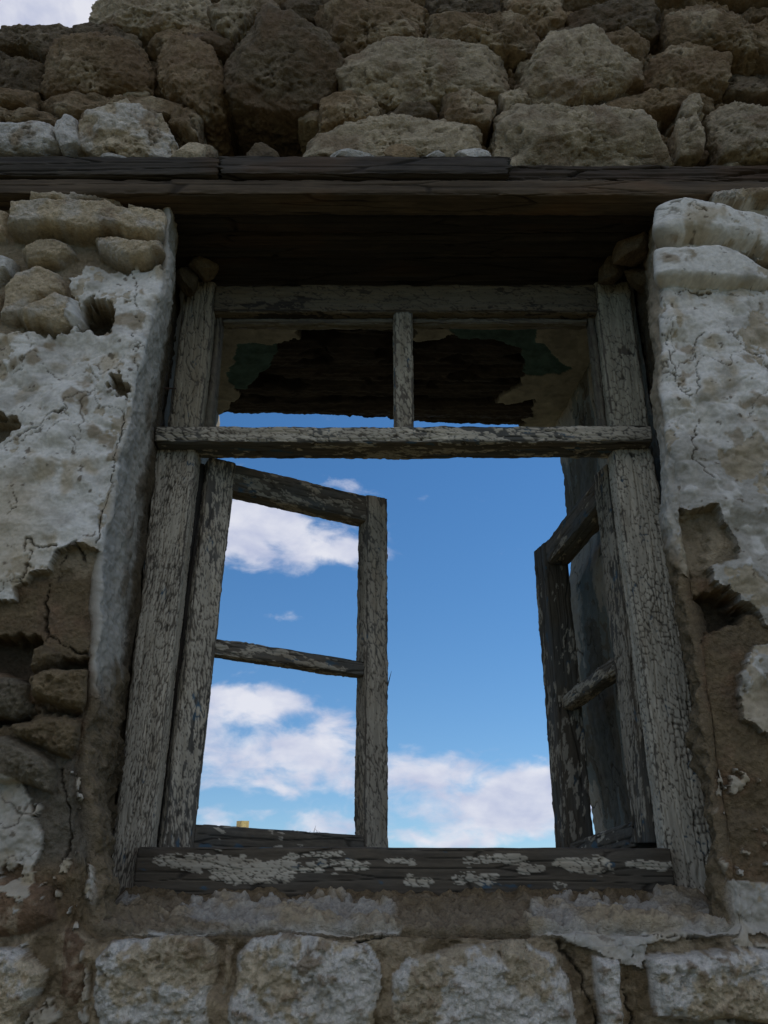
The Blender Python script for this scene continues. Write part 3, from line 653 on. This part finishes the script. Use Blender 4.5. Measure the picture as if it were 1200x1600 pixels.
def end_face(x0):
    def fn(s, t):
        y = 1.34+.97*s; z = GZ+(3.32)*t; n = fbm(y*6, z*6, 5, 19)
        return np.stack([x0+.03*n, y, z], -1), BROWN*(1+.4*n)[..., None]
    return fn
simple_sheet('end_masonry', end_face(-2.89), 60, 120, MAT_STONE); simple_sheet('end_masonry', end_face(2.99), 60, 120, MAT_STONE)

# ------------------------------------------------------------------ wooden members
def beam(A, B, U, w, t, seed, fields, dl=.003, dq=.0017, r=.003, bend=0.0, rag=.0, taper=0.0):
    """closed timber from A to B; U = direction of its width w, t = thickness; returns verts, quads, colours"""
    A = np.array(A, float); B = np.array(B, float); Ln = np.linalg.norm(B-A); T = (B-A)/Ln
    U = np.array(U, float); U = U-T*U.dot(T); U /= np.linalg.norm(U); Nn = np.cross(T, U)
    if Nn[1] > 0: Nn = -Nn                          # N looks towards the viewer side
    nl = max(8, int(Ln/dl)); per = 2*(w+t); nq = int(per/dq)
    q = (np.arange(nq)+.5)/nq*per; l = np.linspace(0, Ln, nl)
    # perimeter starting at the middle of the back
    def pt(q):
        q = q % per; x = np.zeros_like(q); y = np.zeros_like(q); nx = np.zeros_like(q); ny = np.zeros_like(q); f = np.zeros(q.shape, int)
        s = q
        m = s < w/2; x[m] = s[m]; y[m] = -t/2; ny[m] = -1; f[m] = 2
        m = (s >= w/2) & (s < w/2+t); x[m] = w/2; y[m] = -t/2+(s[m]-w/2); nx[m] = 1; f[m] = 1
        m = (s >= w/2+t) & (s < w*1.5+t); x[m] = w/2-(s[m]-w/2-t); y[m] = t/2; ny[m] = 1; f[m] = 0
        m = (s >= w*1.5+t) & (s < w*1.5+2*t); x[m] = -w/2; y[m] = t/2-(s[m]-w*1.5-t); nx[m] = -1; f[m] = 3
        m = s >= w*1.5+2*t; x[m] = -w/2+(s[m]-w*1.5-2*t); y[m] = -t/2; ny[m] = -1; f[m] = 2
        return x, y, nx, ny, f
    x, y, nx, ny, f = pt(q)
    # round the corners
    ex = np.clip(np.abs(x)-(w/2-r), 0, None)*np.sign(x); ey = np.clip(np.abs(y)-(t/2-r), 0, None)*np.sign(y)
    n_ = np.hypot(ex, ey); cor = (np.abs(x) > w/2-r) & (np.abs(y) > t/2-r)
    x = np.where(cor, np.sign(x)*(w/2-r)+ex/np.maximum(n_, 1e-6)*r, x); y = np.where(cor, np.sign(y)*(t/2-r)+ey/np.maximum(n_, 1e-6)*r, y)
    nx = np.where(cor, ex/np.maximum(n_, 1e-6), nx); ny = np.where(cor, ey/np.maximum(n_, 1e-6), ny)
    edge = np.minimum(np.abs(np.abs(x)-w/2)+0*x, 1); edge = np.where(np.abs(ny) > .7, w/2-np.abs(x), t/2-np.abs(y))
    LL, QQ = np.meshgrid(l, q, indexing='ij'); EE = np.broadcast_to(edge, LL.shape); FF = np.broadcast_to(f, LL.shape)
    hh, cc = fields(LL, QQ, EE, FF, Ln, seed)
    ed = 1-ss(0, .012, EE)
    hh = hh-ed*(.0022+.0035*np.clip(fbm(LL*22, QQ*60, 4, seed+5), -.3, 1)+.004*ss(.35, .6, fbm(LL*9, QQ*20, 3, seed+6)))
    off = LL.copy()
    if rag:
        rr = rag*(fbm(QQ*140, QQ*0, 3, seed+8)); k0 = 1-ss(0, rag*3, LL); k1 = ss(Ln-rag*3, Ln, LL); off = LL+rr*k0-rr*k1
    tp = 1-taper*LL/Ln
    wx = x[None]*tp+nx[None]*hh; wy = y[None]*tp+ny[None]*hh
    bd = bend*np.sin(LL/Ln*math.pi)+.0012*fbm(LL*4, LL*0, 3, seed+9)
    P = A+T*off[..., None]+U*(wx+bd)[..., None]+Nn*wy[..., None]
    # end caps: shrinking rings
    def cap(ring, cen): return [cen+(ring-cen)*k for k in (.82, .55, .25, .02)]
    r0 = P[0]; r1 = P[-1]
    rings = [x_ for x_ in reversed(cap(r0, r0.mean(0)))]+[P[i] for i in range(nl)]+cap(r1, r1.mean(0))
    endc = np.array([.085,.078,.068]); cr = [np.broadcast_to(endc, (nq,3))]*4+[cc[i] for i in range(nl)]+[np.broadcast_to(endc, (nq,3))]*4
    P = np.array(rings); Cc = np.array(cr); nr = len(rings)
    i = np.arange(nr*nq).reshape(nr, nq); j = np.roll(i, -1, 1)
    Fq = np.stack([i[:-1], j[:-1], j[1:], i[1:]], -1).reshape(-1, 4)
    return P.reshape(-1, 3), Fq, Cc.reshape(-1, 3)
def join(parts):
    V, Fq, Cc, n = [], [], [], 0
    for v, f, c in parts: V.append(v); Fq.append(f+n); Cc.append(c); n += len(v)
    return np.concatenate(V), np.concatenate(Fq), np.concatenate(Cc)
WOODG = np.array([.130,.112,.088]); WOODB = np.array([.105,.090,.070]); PAINT = np.array([.47,.425,.345]); BLUE = np.array([.055,.105,.15]); SLATE = np.array([.085,.105,.115])
def painted(cl=.030, cq=.007, cover=.85, crack=.10, wood=WOODG, blue=.15, paint=PAINT, patches=None, edgewear=.5, lift=.0012, slate=.0, warp=1.0):
    def fn(l, q, e, f, Ln, seed):
        g1 = fbm(l*2.2, q*120, 4, seed); g2 = fbm(l*9, q*55, 4, seed+1); big = fbm(l*5, q*14, 3, seed+2); fine = fbm(l*60, q*260, 3, seed+3)
        sp1, sp2, _ = worley(l*3.2+.3*big, q*55, seed+11); split = 1-ss(.02, .07, sp2-sp1)
        wc = wood*(1+.30*g1+.22*g2+.15*fine)[..., None]
        wc = mixc(wc, SLATE*(1+.3*g2)[..., None], slate*ss(-.2, .4, big)); wc = mixc(wc, wood*.35, split*.75)
        h = .0009*g1+.0007*g2-.0030*split
        wob = warp*fbm(l*38, q*75, 4, seed+21, .6)
        f1, f2, idv = worley(l/cl+.5*wob, q/cq+.75*wob+.8*fbm(l*14, q*5, 2, seed+23), seed+31, .95)
        g1_, g2_, id2 = worley(l/(cl*2.6)+.3*wob, q/(cq*2.2)+.4*wob, seed+37)
        cw = crack*np.clip(1.0+1.5*fbm(l*8+3, q*22, 3, seed+61)+.5*big, .08, 1.8)
        ck = 1-ss(cw*.5, cw*1.3, f2-f1)
        wear = .30*ss(.0, .5, fbm(l*2.1+9, q*8, 2, seed+71))+.25*(1-ss(0, .05, np.minimum(l, Ln-l)))
        cv_ = cover-wear if patches is None else patches(l, q, f, big, g2)
        p = (idv*.5+.5*id2)+.22*big+.12*wob < cv_
        edg = ss(0, .010, e+.004*g2+.002*wob); p &= (edg > edgewear*hshmap(idv))
        p = p.astype(float)*(1-ck)
        pcol = paint*(1+.10*g2+.07*fine+.12*(idv-.5)+.12*big)[..., None]; pcol = mixc(pcol, MUD*1.4, .28*ss(.1, .6, fbm(l*7, q*30, 4, seed+41)))
        b = ss(.42, .52, fbm(l*14+5, q*30, 4, seed+51)+blue-.15)*(blue > 0)*.8
        wc = mixc(wc, BLUE*(1+.3*g2)[..., None], b)
        curl = ss(.0, .5, 1-(f2-f1)*1.5)
        h = h+p*(lift+.0006*curl*(idv > .4)+.0004*wob)
        return h, mixc(wc, pcol, p)
    return fn
def hshmap(i): return (i*7.31) % 1
def bare(wood=WOODB, amt=1.0, blue=0.0, gap=0.0):
    def fn(l, q, e, f, Ln, seed):
        g1 = fbm(l*1.8, q*90, 4, seed); g2 = fbm(l*7, q*40, 4, seed+1); fine = fbm(l*40, q*240, 3, seed+3); big = fbm(l*3, q*6, 3, seed+2)
        sp1, sp2, _ = worley(l*2.2+.3*big, q*38, seed+11); split = 1-ss(.02, .06, sp2-sp1)
        wc = wood*(1+.35*g1+.2*g2+.15*fine+.25*big)[..., None]; wc = mixc(wc, wood*.3, split*.8)
        wc = mixc(wc, wood*np.array([1.5,1.1,.8])*(1+.3*g2)[..., None], .55*ss(.05, .5, big)); wc = mixc(wc, wood*1.7, .5*ss(.3, .6, fbm(l*9+4, q*30, 4, seed+81)))
        if blue: wc = mixc(wc, SLATE*(1+.2*g1)[..., None], blue)
        return amt*(.0015*g1+.0012*g2-.0035*split), wc
    return fn
def member(name, specs, mat, parent, origin):
    v, f, c = join(specs); return make_mesh(name, v-np.array(origin), f, c, mat, parent)

# ---- window frame
WN = (.05, YF+.03, -.065)
win = empty('casement_window', WN)
tag(win, 'old wooden casement window with cracked peeling white paint and no glass, both sashes open', 'casement window')
XL0, XL1, XR0, XR1 = -.487, -.410, .500, .590
jl_lo = painted(.030, .0048, 1.10, .14, edgewear=.3, blue=.08); jl_hi = painted(.045, .010, 1.05, .08, warp=.6, paint=np.array([.33,.29,.215]), blue=.02)
jr_lo = painted(.0150, .0120, 1.12, .095, warp=.4, edgewear=.3, blue=.19, lift=.0016, paint=PAINT*1.15); jr_hi = painted(.020, .015, 1.1, .07, warp=.5, paint=np.array([.38,.35,.27]), blue=.0)
YC = YF+.028; TJ = .056
def up(x0, x1, z0, z1, Y, t, seed, fn, **k): return beam(((x0+x1)/2, Y, z0), ((x0+x1)/2, Y, z1), (1,0,0), x1-x0, t, seed, fn, **k)
def across(x0, x1, z0, z1, Y, t, seed, fn, dz=0, **k): return beam((x0, Y, (z0+z1)/2), (x1, Y, (z0+z1)/2+dz), (0,0,1), z1-z0, t, seed, fn, **k)
member('jamb', [beam((-.451, YC, .817), (-.4565, YC, -.085), (1,0,0), .086, TJ, 301, jl_lo, taper=.22),
                beam((-.440, YC, .850), (-.436, YC, 1.262), (1,0,0), .073, TJ, 302, jl_hi)], MAT_WOOD_Z, win, WN)
member('jamb', [beam((.552, YC, -.080), (.540, YC, .817), (1,0,0), .086, TJ, 303, jr_lo), beam((.541, YC, .850), (.543, YC, 1.262), (1,0,0), .082, TJ, 304, jr_hi)], MAT_WOOD_Z, win, WN)
member('shade_stop', [up(-.437, -.402, .0, .815, 1.692, .055, 315, bare(np.array([.05,.047,.042]), 1.0))], MAT_WOOD_Z, win, WN)  # stop added, its wood coloured dark so the sash gap reads as shade
member('head_rail', [across(-.399, .501, 1.181, 1.258, YC, .05, 305, painted(.05, .02, .93, .06, paint=np.array([.15,.125,.088]), blue=0, wood=np.array([.06,.05,.04])))], MAT_WOOD_X, win, WN)
tp = lambda l, q, f, big, g2: np.where(f == 0, .84+.10*np.sin(l*7), .35)
member('transom', [across(-.488, .572, .815, .855, YF+.004, .084, 306, painted(.022, .009, .8, .12, blue=.12, patches=tp, slate=.4), dz=.002, bend=-.002)], MAT_WOOD_X, win, WN)
member('mullion', [up(.023, .066, .857, 1.179, YC, .045, 307, painted(.03, .010, .78, .12, paint=np.array([.35,.32,.25])))], MAT_WOOD_Z, win, WN)
BL = [(.12,.024,.055,.014),(.24,.034,.06,.014),(.36,.03,.06,.012),(.20,.05,.06,.012),(.47,.022,.035,.008),(.60,.05,.045,.012),(.50,.055,.03,.01),(.655,.018,.035,.010),(.70,.034,.03,.009),(.60,.018,.03,.006),(.79,.03,.045,.016),(.76,.024,.03,.008),(.90,.026,.045,.009),(.745,.06,.012,.008),(.05,.02,.02,.012),(.32,.012,.05,.005)]
def botp(l, q, f, big, g2):
    w = .083; t = .05; x = -(q-(w/2+t))+w; zfromtop = w-x if False else x*0
    zt = np.where(f == 0, (q-(w/2+t)), 9.)            # distance down from one edge of the front face
    zt = np.where(f == 0, zt, 9.)
    s = np.zeros(l.shape)
    for (a_, b_, sa, sb) in BL: s = s+np.exp(-(((l-a_)/sa)**4+((zt-b_)/sb)**2))
    return -.1+1.15*np.clip(s, 0, 1)+.25*g2*(s > .15)
member('bottom_rail', [across(-.437, .508, -.066, .017, YF+.006, .05, 308, painted(.016, .0075, .5, .12, patches=botp, blue=.05, slate=.12, edgewear=.0, wood=np.array([.100,.082,.060])), dz=-.002)], MAT_WOOD_X, win, WN)
# glazing beads inside the top light
bead = painted(.03, .01, .7, .1, paint=np.array([.15,.135,.10]), blue=0)
member('glazing_bead', [up(-.400, -.382, .86, 1.18, YC+.012, .03, 310, bead), up(.483, .499, .86, 1.18, YC+.012, .03, 311, bead),
                        across(-.38, .022, 1.163, 1.179, YC+.012, .03, 312, bead), across(.068, .48, 1.163, 1.179, YC+.012, .03, 313, bead)], MAT_WOOD_X, win, WN)

# ---- sashes (casements)
def sash(hx, hy, fx, fy, z0, z1, sag, seed, mid, sw, st, strip, tk=.056, sl=.034, lean=.0, cov=(.84,.86,.42), wd_=WOODG):
    d = np.array([fx-hx, fy-hy, 0]); wd = np.linalg.norm(d); d = d/wd; up_ = np.array([0,0,1.])
    def P(s, z): b = np.array([hx, hy, z])+d*s; b[2] -= sag*s/wd; return b
    dd_ = d-np.array([0,0,sag/wd])
    pst = painted(.028, .0055, cov[0], .17, blue=.12, slate=.3, wood=wd_, paint=PAINT*(.95 if cov[0] > .8 else .74)); pfr = painted(.028, .010, cov[1], .12, blue=.05, slate=.3, paint=PAINT*.78, wood=wd_)
    pr = painted(.022, .010, cov[2], .12, blue=.06, slate=.6, paint=PAINT*.8)
    lo = min(z0, z0)
    # stiles: the body of the sash
    body = [beam(P(sw/2-lean, z0), P(sw/2, z1), d, sw, tk, seed, pst), beam(P(wd-st/2, z0), P(wd-st/2, z1), d, st, tk, seed+1, pfr)]
    o = P(0, z0)
    b = member('casement', body, MAT_WOOD_Z, win, WN)
    def rail(nm, zc, hgt, t, sd_, fn):
        v, f, c = beam(P(sw-.001-lean*(z1-zc)/(z1-z0), zc), P(wd-st+.001, zc), (0,0,1), hgt, t, sd_, fn); make_mesh(nm, v-np.array(WN), f, c, MAT_WOOD_X, b)
    rail('top_rail', z1-.034, .067, tk-.006, seed+2, pr); rail('bottom_rail', z0+.022, .050, tk-.006, seed+3, painted(.018, .008, .30, .12, blue=.05, slate=.25, wood=np.array([.115,.098,.075])))
    rail('glazing_bar', mid, sl, .042, seed+4, painted(.03, .008, .6, .12, slate=.4, paint=PAINT*.85))
    # thin meeting strip on the far edge
    v, f, c = beam(P(wd+strip*.5-.001, z0+.02), P(wd+strip*.5-.001, z1-.022), np.cross(d, up_), .030, strip, seed+5, painted(.03, .008, .4, .12, slate=.4)); make_mesh('meeting_strip', v-np.array(WN), f, c, MAT_WOOD_Z, b)
    return b
c1 = sash(-.399, 1.672, -.002, 1.862, .012, .822, .020, 401, .404, .060, .056, .006, lean=.024)
c2 = sash(.536, 1.688, .443, 2.150, .030, .826, .056, 421, .398, .074, .085, .022, .066, .034, 0.0, (.66, .40, .32), np.array([.100,.084,.062]))
c2['label'] = 'right sash swung far open and seen almost edge on'; c1['label'] = 'left sash standing half open with an empty upper and lower pane'

# ---- lintel timbers
LO = (0, 1.37, ZL0)
lin = empty('timber_lintel', LO); tag(lin, 'dark weathered timber lintel of stacked boards above the window', 'lintel')
DK = np.array([.062,.052,.040])
member('front_board', [across(-1.45, 1.5, 1.279, 1.321, 1.366, .066, 501, bare(np.array([.092,.068,.044]), .8), dz=-.004, dl=.004, r=.004)], MAT_WOOD_X, lin, LO)
member('upper_board', [across(-1.45, -.350, 1.3235, 1.377, 1.364, .075, 502, bare(DK*.92, 1.1), dl=.004, rag=.004)], MAT_WOOD_X, lin, LO)
member('upper_board', [across(-.344, .262, 1.3235, 1.375, 1.361, .075, 503, bare(np.array([.062,.052,.042]), .8), dl=.004, rag=.02)], MAT_WOOD_X, lin, LO)
member('upper_board', [across(.25, 1.5, 1.3235, 1.371, 1.377, .064, 504, bare(np.array([.06,.046,.034]), 3.2), dl=.003, rag=.02)], MAT_WOOD_X, lin, LO)
for k, (y0, y1, zz) in enumerate([(1.401,1.464,1.282),(1.468,1.545,1.279),(1.549,1.660,1.284)]):
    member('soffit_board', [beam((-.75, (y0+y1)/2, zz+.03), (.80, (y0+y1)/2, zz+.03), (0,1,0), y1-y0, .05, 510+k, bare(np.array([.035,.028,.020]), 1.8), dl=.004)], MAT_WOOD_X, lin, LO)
# rear lintel: round poles with scraps of plaster still stuck under them
SOF_G = [[(326,502),(474,497),(467,526),(425,538),(372,534),(354,597),(377,612),(357,641),(300,648),(300,502)], [(644,504),(687,499),(712,522),(650,531)],
         [(838,499),(990,490),(960,700),(813,664),(838,621),(777,628),(822,584),(871,583),(894,575),(842,530)]]
SOF_T = [[(366,531),(434,537),(426,568),(380,607),(350,602)], [(696,502),(840,502),(842,530),(896,575),(871,585),(822,586),(814,540),(785,531),(708,524)], [(836,624),(900,640),(900,664),(815,662)]]
xs = np.arange(-.66, .66, .003); ys = np.arange(1.64, 2.305, .003); Xs, Ys = np.meshgrid(xs, ys)
sk = .012*fbm(Xs*4, Xs*0, 3, 603)+.006*fbm(Xs*30, Xs*0, 3, 604)
Yp = 1.64+(Ys-1.64)*((2.290+.098*ss(-.42, .40, Xs)*1.0+sk*1.1-1.64)/(2.305-1.64))
u, v = pix(Xs, Yp, 1.288); n1 = fbm(Xs*16, Yp*16, 4, 611); n2 = fbm(Xs*16+5, Yp*16, 4, 612); f_ = fbm(Xs*50, Yp*50, 4, 613)
uw, vw = u+n1*9+f_*3, v+n2*7
g = np.max([sdpoly(uw, vw, p) for p in SOF_G], 0); tl = np.max([sdpoly(uw, vw, p) for p in SOF_T], 0)
wav = Yp+.010*fbm(Xs*1.6, Yp*7, 4, 615)+.02*fbm(Xs*.8, Yp*3, 2, 617)
pa, pb, pid = worley(wav*9.5, Xs*.25, 618, .8); gr = fbm(Xs*3, Yp*90, 4, 616)
hole = ss(.05, .30, fbm(Xs*5, Yp*9, 4, 619))
zt = 1.318-.034*np.sqrt(np.clip(1-(pa*1.5)**2, 0, 1))-.014*(pid-.5)+.030*hole*(Yp < 2.2)+.004*gr+.004*f_+.004*n1
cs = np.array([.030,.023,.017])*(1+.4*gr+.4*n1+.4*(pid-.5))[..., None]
plm = (g > 0) | (tl > 0)
zt = np.where(g > 0, 1.281+.003*n1+.001*f_, np.where(tl > 0, 1.284+.003*n1+.001*f_, zt))
cs = np.where((tl > 0)[..., None], np.array([.055,.098,.092])*(1+.5*n1+.3*f_)[..., None], cs); cs = np.where((g > 0)[..., None], np.array([.25,.235,.20])*(1+.35*n1+.2*f_)[..., None], cs)
zt = zt-.004*0; V = np.stack([Xs, Yp, zt], -1).reshape(-1,3)-np.array(LO)
pf = plm[:-1,:-1]
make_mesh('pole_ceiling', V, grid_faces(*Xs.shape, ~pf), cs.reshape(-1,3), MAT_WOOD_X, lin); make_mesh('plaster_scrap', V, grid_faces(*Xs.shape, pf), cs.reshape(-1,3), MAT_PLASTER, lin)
boxes_mesh('rear_beam', [(-.72,.74,2.20,2.298,1.352,1.405),(-.72,.74,1.665,2.195,1.368,1.405)], (.05,.04,.03), MAT_WOOD_X, lin, LO)

# ------------------------------------------------------------------ rocks
def rock(name, cen, size, seed, colr, parent=None, rot=0, sharp=.25, mat=None, sub=5, origin=None):
    bm = bmesh.new(); bmesh.ops.create_icosphere(bm, subdivisions=sub, radius=1)
    V = np.array([v.co[:] for v in bm.verts]); me = bpy.data.meshes.new(name)
    r = np.random.RandomState(seed)
    for k in range(9):                                     # chop facets
        n = r.normal(size=3); n /= np.linalg.norm(n); lim = r.uniform(.62, .88); dd = V@n; V = V-np.clip(dd-lim, 0, None)[:, None]*n*.92
    V = V*(1+.10*fbm(V[:,0]*2+seed, V[:,1]*2+V[:,2]*1.7, 4, seed)[:, None]+.03*fbm(V[:,0]*8+seed, V[:,2]*8+V[:,1]*5, 3, seed+1)[:, None])
    V = V*np.array(size); c, s = math.cos(rot), math.sin(rot); V = np.stack([V[:,0]*c-V[:,2]*s, V[:,1], V[:,0]*s+V[:,2]*c], 1)
    base = np.array([0,0,V[:,2].min()]) if origin is None else np.zeros(3)
    V = V-base
    for v, p in zip(bm.verts, V): v.co = p
    for f in bm.faces: f.smooth = True
    bm.to_mesh(me); bm.free()
    nn = fbm(V[:,0]*40+seed, V[:,2]*40+V[:,1]*25, 4, seed+2); colv = np.array(colr)*(1+.3*nn)[:, None]; colv = mixc(colv, MUD, .5*ss(.1, .5, nn))
    a = me.color_attributes.new('Col', 'FLOAT_COLOR', 'POINT'); a.data.foreach_set('color', np.concatenate([np.clip(colv, 0, 1), np.ones((len(V), 1))], 1).astype(np.float32).ravel())
    o = link(name, me, mat or MAT_STONE, parent); o.location = Vector(cen)+Vector(base) if parent is None else Vector(cen)-Vector(WO)+Vector(base)
    return o
# infill stones of the wall in the top corners of the opening
for k, (u, v, Y, sx, sy, sz, cc) in enumerate([(318,420,1.555,.035,.03,.030,MUD*.9),(292,440,1.56,.03,.03,.035,MUD*.7),(985,392,1.50,.045,.05,.035,BROWN*.7),(955,420,1.56,.045,.035,.03,MUD*.8),(1003,440,1.56,.022,.03,.05,MUD*.8)]):
    rock('infill_stone', at(u, v, Y), (sx, sy, sz), 40+k, cc, wall, .3*k, origin=1)
# loose stones lying on the upper boards
for k, (u, v, Y, sx, sy, sz, cc, rot, lab) in enumerate([
    (296,234,1.352,.036,.02,.019,PALE*1.35,.45,'pointed pale stone lying tilted on the lintel left of the dark hole'),
    (412,234,1.37,.036,.03,.024,DARKST*1.0,0,'dark brown pyramid-shaped stone standing on the lintel in the hole'),
    (550,240,1.345,.042,.02,.010,WHITE*.85,.03,'flat white stone sliver on the lintel under the long pale block'),
    (626,234,1.348,.036,.02,.015,BROWN*1.15,-.05,'low brown wedge stone on the lintel between two white slivers'),
    (682,240,1.345,.026,.016,.009,WHITE*.8,0,'small white stone chip on the lintel right of the brown wedge'),
    (736,237,1.345,.036,.018,.011,WHITE*1.0,.04,'bright white flat stone near the broken end of the upper board'),
    (184,236,1.352,.032,.016,.010,WHITE*.75,-.05,'flat cream stone on the lintel below the large pale block at left')]):
    x, y, z = at(u, v, Y); o = rock('loose_stone', (x, y, ZL2), (sx*1.15, sy*1.1, sz*1.5), 60+k, cc, None, rot)
    zz = np.array([vv.co.z for vv in o.data.vertices]).min(); o.location = (x, y, ZL2-.002-zz)
    tag(o, lab, 'stone', 'loose stones lying along the top of the lintel')

# ------------------------------------------------------------------ small bits: nail, dry stalks
def stalk(name, pts, r0, colr, parent=None, origin=None):
    bm = bmesh.new(); rings = []
    for i, p in enumerate(pts):
        rr = r0*(1-.8*i/(len(pts)-1)); rings.append([bm.verts.new((p[0]+rr*math.cos(a), p[1]+rr*math.sin(a), p[2])) for a in (0, 1.57, 3.14, 4.71)])
    for a, b in zip(rings[:-1], rings[1:]):
        for k in range(4): bm.faces.new((a[k], a[(k+1)%4], b[(k+1)%4], b[k]))
    bm.faces.new(rings[0]); bm.faces.new(rings[-1])
    return bm
def plain(name, colr, rough=.9):
    m = bpy.data.materials.new(name); m.use_nodes = True; t = m.node_tree; p = t.nodes['Principled BSDF']; p.inputs['Roughness'].default_value = rough
    nz = t.nodes.new('ShaderNodeTexNoise'); nz.inputs['Scale'].default_value = 3; nz.inputs['Detail'].default_value = 8
    tcn = t.nodes.new('ShaderNodeTexCoord'); t.links.new(tcn.outputs['Object'], nz.inputs['Vector'])
    cr = t.nodes.new('ShaderNodeValToRGB'); cr.color_ramp.elements[0].position = .3; cr.color_ramp.elements[1].position = .7
    cr.color_ramp.elements[0].color = (*[c*.75 for c in colr], 1); cr.color_ramp.elements[1].color = (*[min(1, c*1.2) for c in colr], 1)
    t.links.new(nz.outputs['Fac'], cr.inputs[0]); t.links.new(cr.outputs[0], p.inputs['Base Color']); return m
MDRY = plain('dry_stalk', (.07,.06,.04)); MRUST = plain('rusty_iron', (.08,.045,.03), .7)
sx, sy, sz = at(490, 1303, 1.80)
sprig = empty('dry_sprig', (sx, sy, sz)); tag(sprig, 'tiny dark dry sprig standing on the bottom rail of the left sash', 'twig')
for k, (dx, hh) in enumerate([(0,.016),(.006,.011),(-.010,.006),(.012,.007)]):
    bm = stalk('s', [(dx,0,-.004),(dx+.001,0,hh*.4),(dx+.004*(-1)**k,0,hh)], .0009, None); me = bpy.data.meshes.new('stalk'); bm.to_mesh(me); bm.free(); link('stalk', me, MDRY, sprig)
bx, by, bz = at(607, 1072, 1.862)
bm = stalk('s', [(0,0,0),(.004,0,.016),(.009,0,.034)], .0016, None); me = bpy.data.meshes.new('splinter'); bm.to_mesh(me); bm.free()
sp_ = link('splinter', me, MDRY, c1); sp_.location = (bx-WN[0]-.002, by-WN[1], bz-WN[2])
nx_, ny_, nz2 = at(262, 607, 1.59)
bm = bmesh.new(); bmesh.ops.create_cone(bm, cap_ends=True, segments=10, radius1=.0022, radius2=.0018, depth=.03); bmesh.ops.create_cone(bm, cap_ends=True, segments=12, radius1=.0045, radius2=.004, depth=.002)
for v_ in bm.verts[20:]: v_.co.z -= .016
me = bpy.data.meshes.new('nail'); bm.to_mesh(me); bm.free(); nl = link('nail', me, MRUST, win); nl.location = (nx_-WN[0]+.004, ny_-WN[1], nz2-WN[2]); nl.rotation_euler = (0, R(90), 0)

# ------------------------------------------------------------------ ground
def ground_mat():
    m = bpy.data.materials.new('dry_earth_ground'); m.use_nodes = True; t = m.node_tree; p = t.nodes['Principled BSDF']; p.inputs['Roughness'].default_value = 1
    tcn = t.nodes.new('ShaderNodeTexCoord'); a = t.nodes.new('ShaderNodeTexNoise'); a.inputs['Scale'].default_value = .6; a.inputs['Detail'].default_value = 12; t.links.new(tcn.outputs['Object'], a.inputs['Vector'])
    cr = t.nodes.new('ShaderNodeValToRGB'); cr.color_ramp.elements[0].position = .35; cr.color_ramp.elements[1].position = .65
    cr.color_ramp.elements[0].color = (.045,.05,.022,1); cr.color_ramp.elements[1].color = (.11,.095,.055,1); t.links.new(a.outputs['Fac'], cr.inputs[0]); t.links.new(cr.outputs[0], p.inputs['Base Color'])
    b = t.nodes.new('ShaderNodeBump'); b.inputs['Distance'].default_value = .05; n2 = t.nodes.new('ShaderNodeTexNoise'); n2.inputs['Scale'].default_value = 8; n2.inputs['Detail'].default_value = 8
    t.links.new(tcn.outputs['Object'], n2.inputs['Vector']); t.links.new(n2.outputs['Fac'], b.inputs['Height']); t.links.new(b.outputs[0], p.inputs['Normal']); return m
bm = bmesh.new(); bmesh.ops.create_grid(bm, x_segments=40, y_segments=40, size=3000); me = bpy.data.meshes.new('ground'); bm.to_mesh(me); bm.free()
g_ = link('ground', me, ground_mat()); g_.location = (0, 0, GZ); g_['kind'] = 'structure'

# ------------------------------------------------------------------ far yellow house whose rooftop just shows over the sash rail
BY = 150.0; hx_, _, hz_ = at(376, 1288, BY); MY = plain('sunlit_ochre_render', (.88,.64,.24)); MW = plain('dark_window', (.05,.06,.07), .3); MR = plain('roof_tiles', (.35,.2,.13))
house = empty('distant_house', (hx_, BY+4, GZ)); tag(house, 'distant yellow house whose top just shows above the bottom rail of the left sash', 'house')
def box_part(name, x0,x1,y0,y1,z0,z1, mat, parent, bev=.03):
    bm = bmesh.new(); bmesh.ops.create_cube(bm, size=1)
    for v_ in bm.verts: v_.co = ((x0+x1)/2+v_.co.x*(x1-x0), (y0+y1)/2+v_.co.y*(y1-y0), (z0+z1)/2+v_.co.z*(z1-z0))
    bmesh.ops.bevel(bm, geom=bm.edges[:], offset=bev, segments=1); me = bpy.data.meshes.new(name); bm.to_mesh(me); bm.free(); return link(name, me, mat, parent)
top = at(376, 1282, BY)[2]-GZ
box_part('wall', -5, 5, -4, 4, 0, top-2.4, MY, house); box_part('roof', -5.3, 5.3, -4.3, 4.3, top-2.398, top-2.1, MR, house)
box_part('stair_tower', -.72, .72, -3.2, -1.4, top-2.098, top, MY, house)
for fx_ in (-3.2, 0, 3.2): box_part('window', fx_-.6, fx_+.6, -4.04, -3.9, 2.2, 3.6, MW, house)
box_part('window', -.25, .25, -3.24, -3.1, top-2.0, top-1.5, MW, house, .01)
house.rotation_euler = (0, 0, R(38)); house.location.x -= 1.42
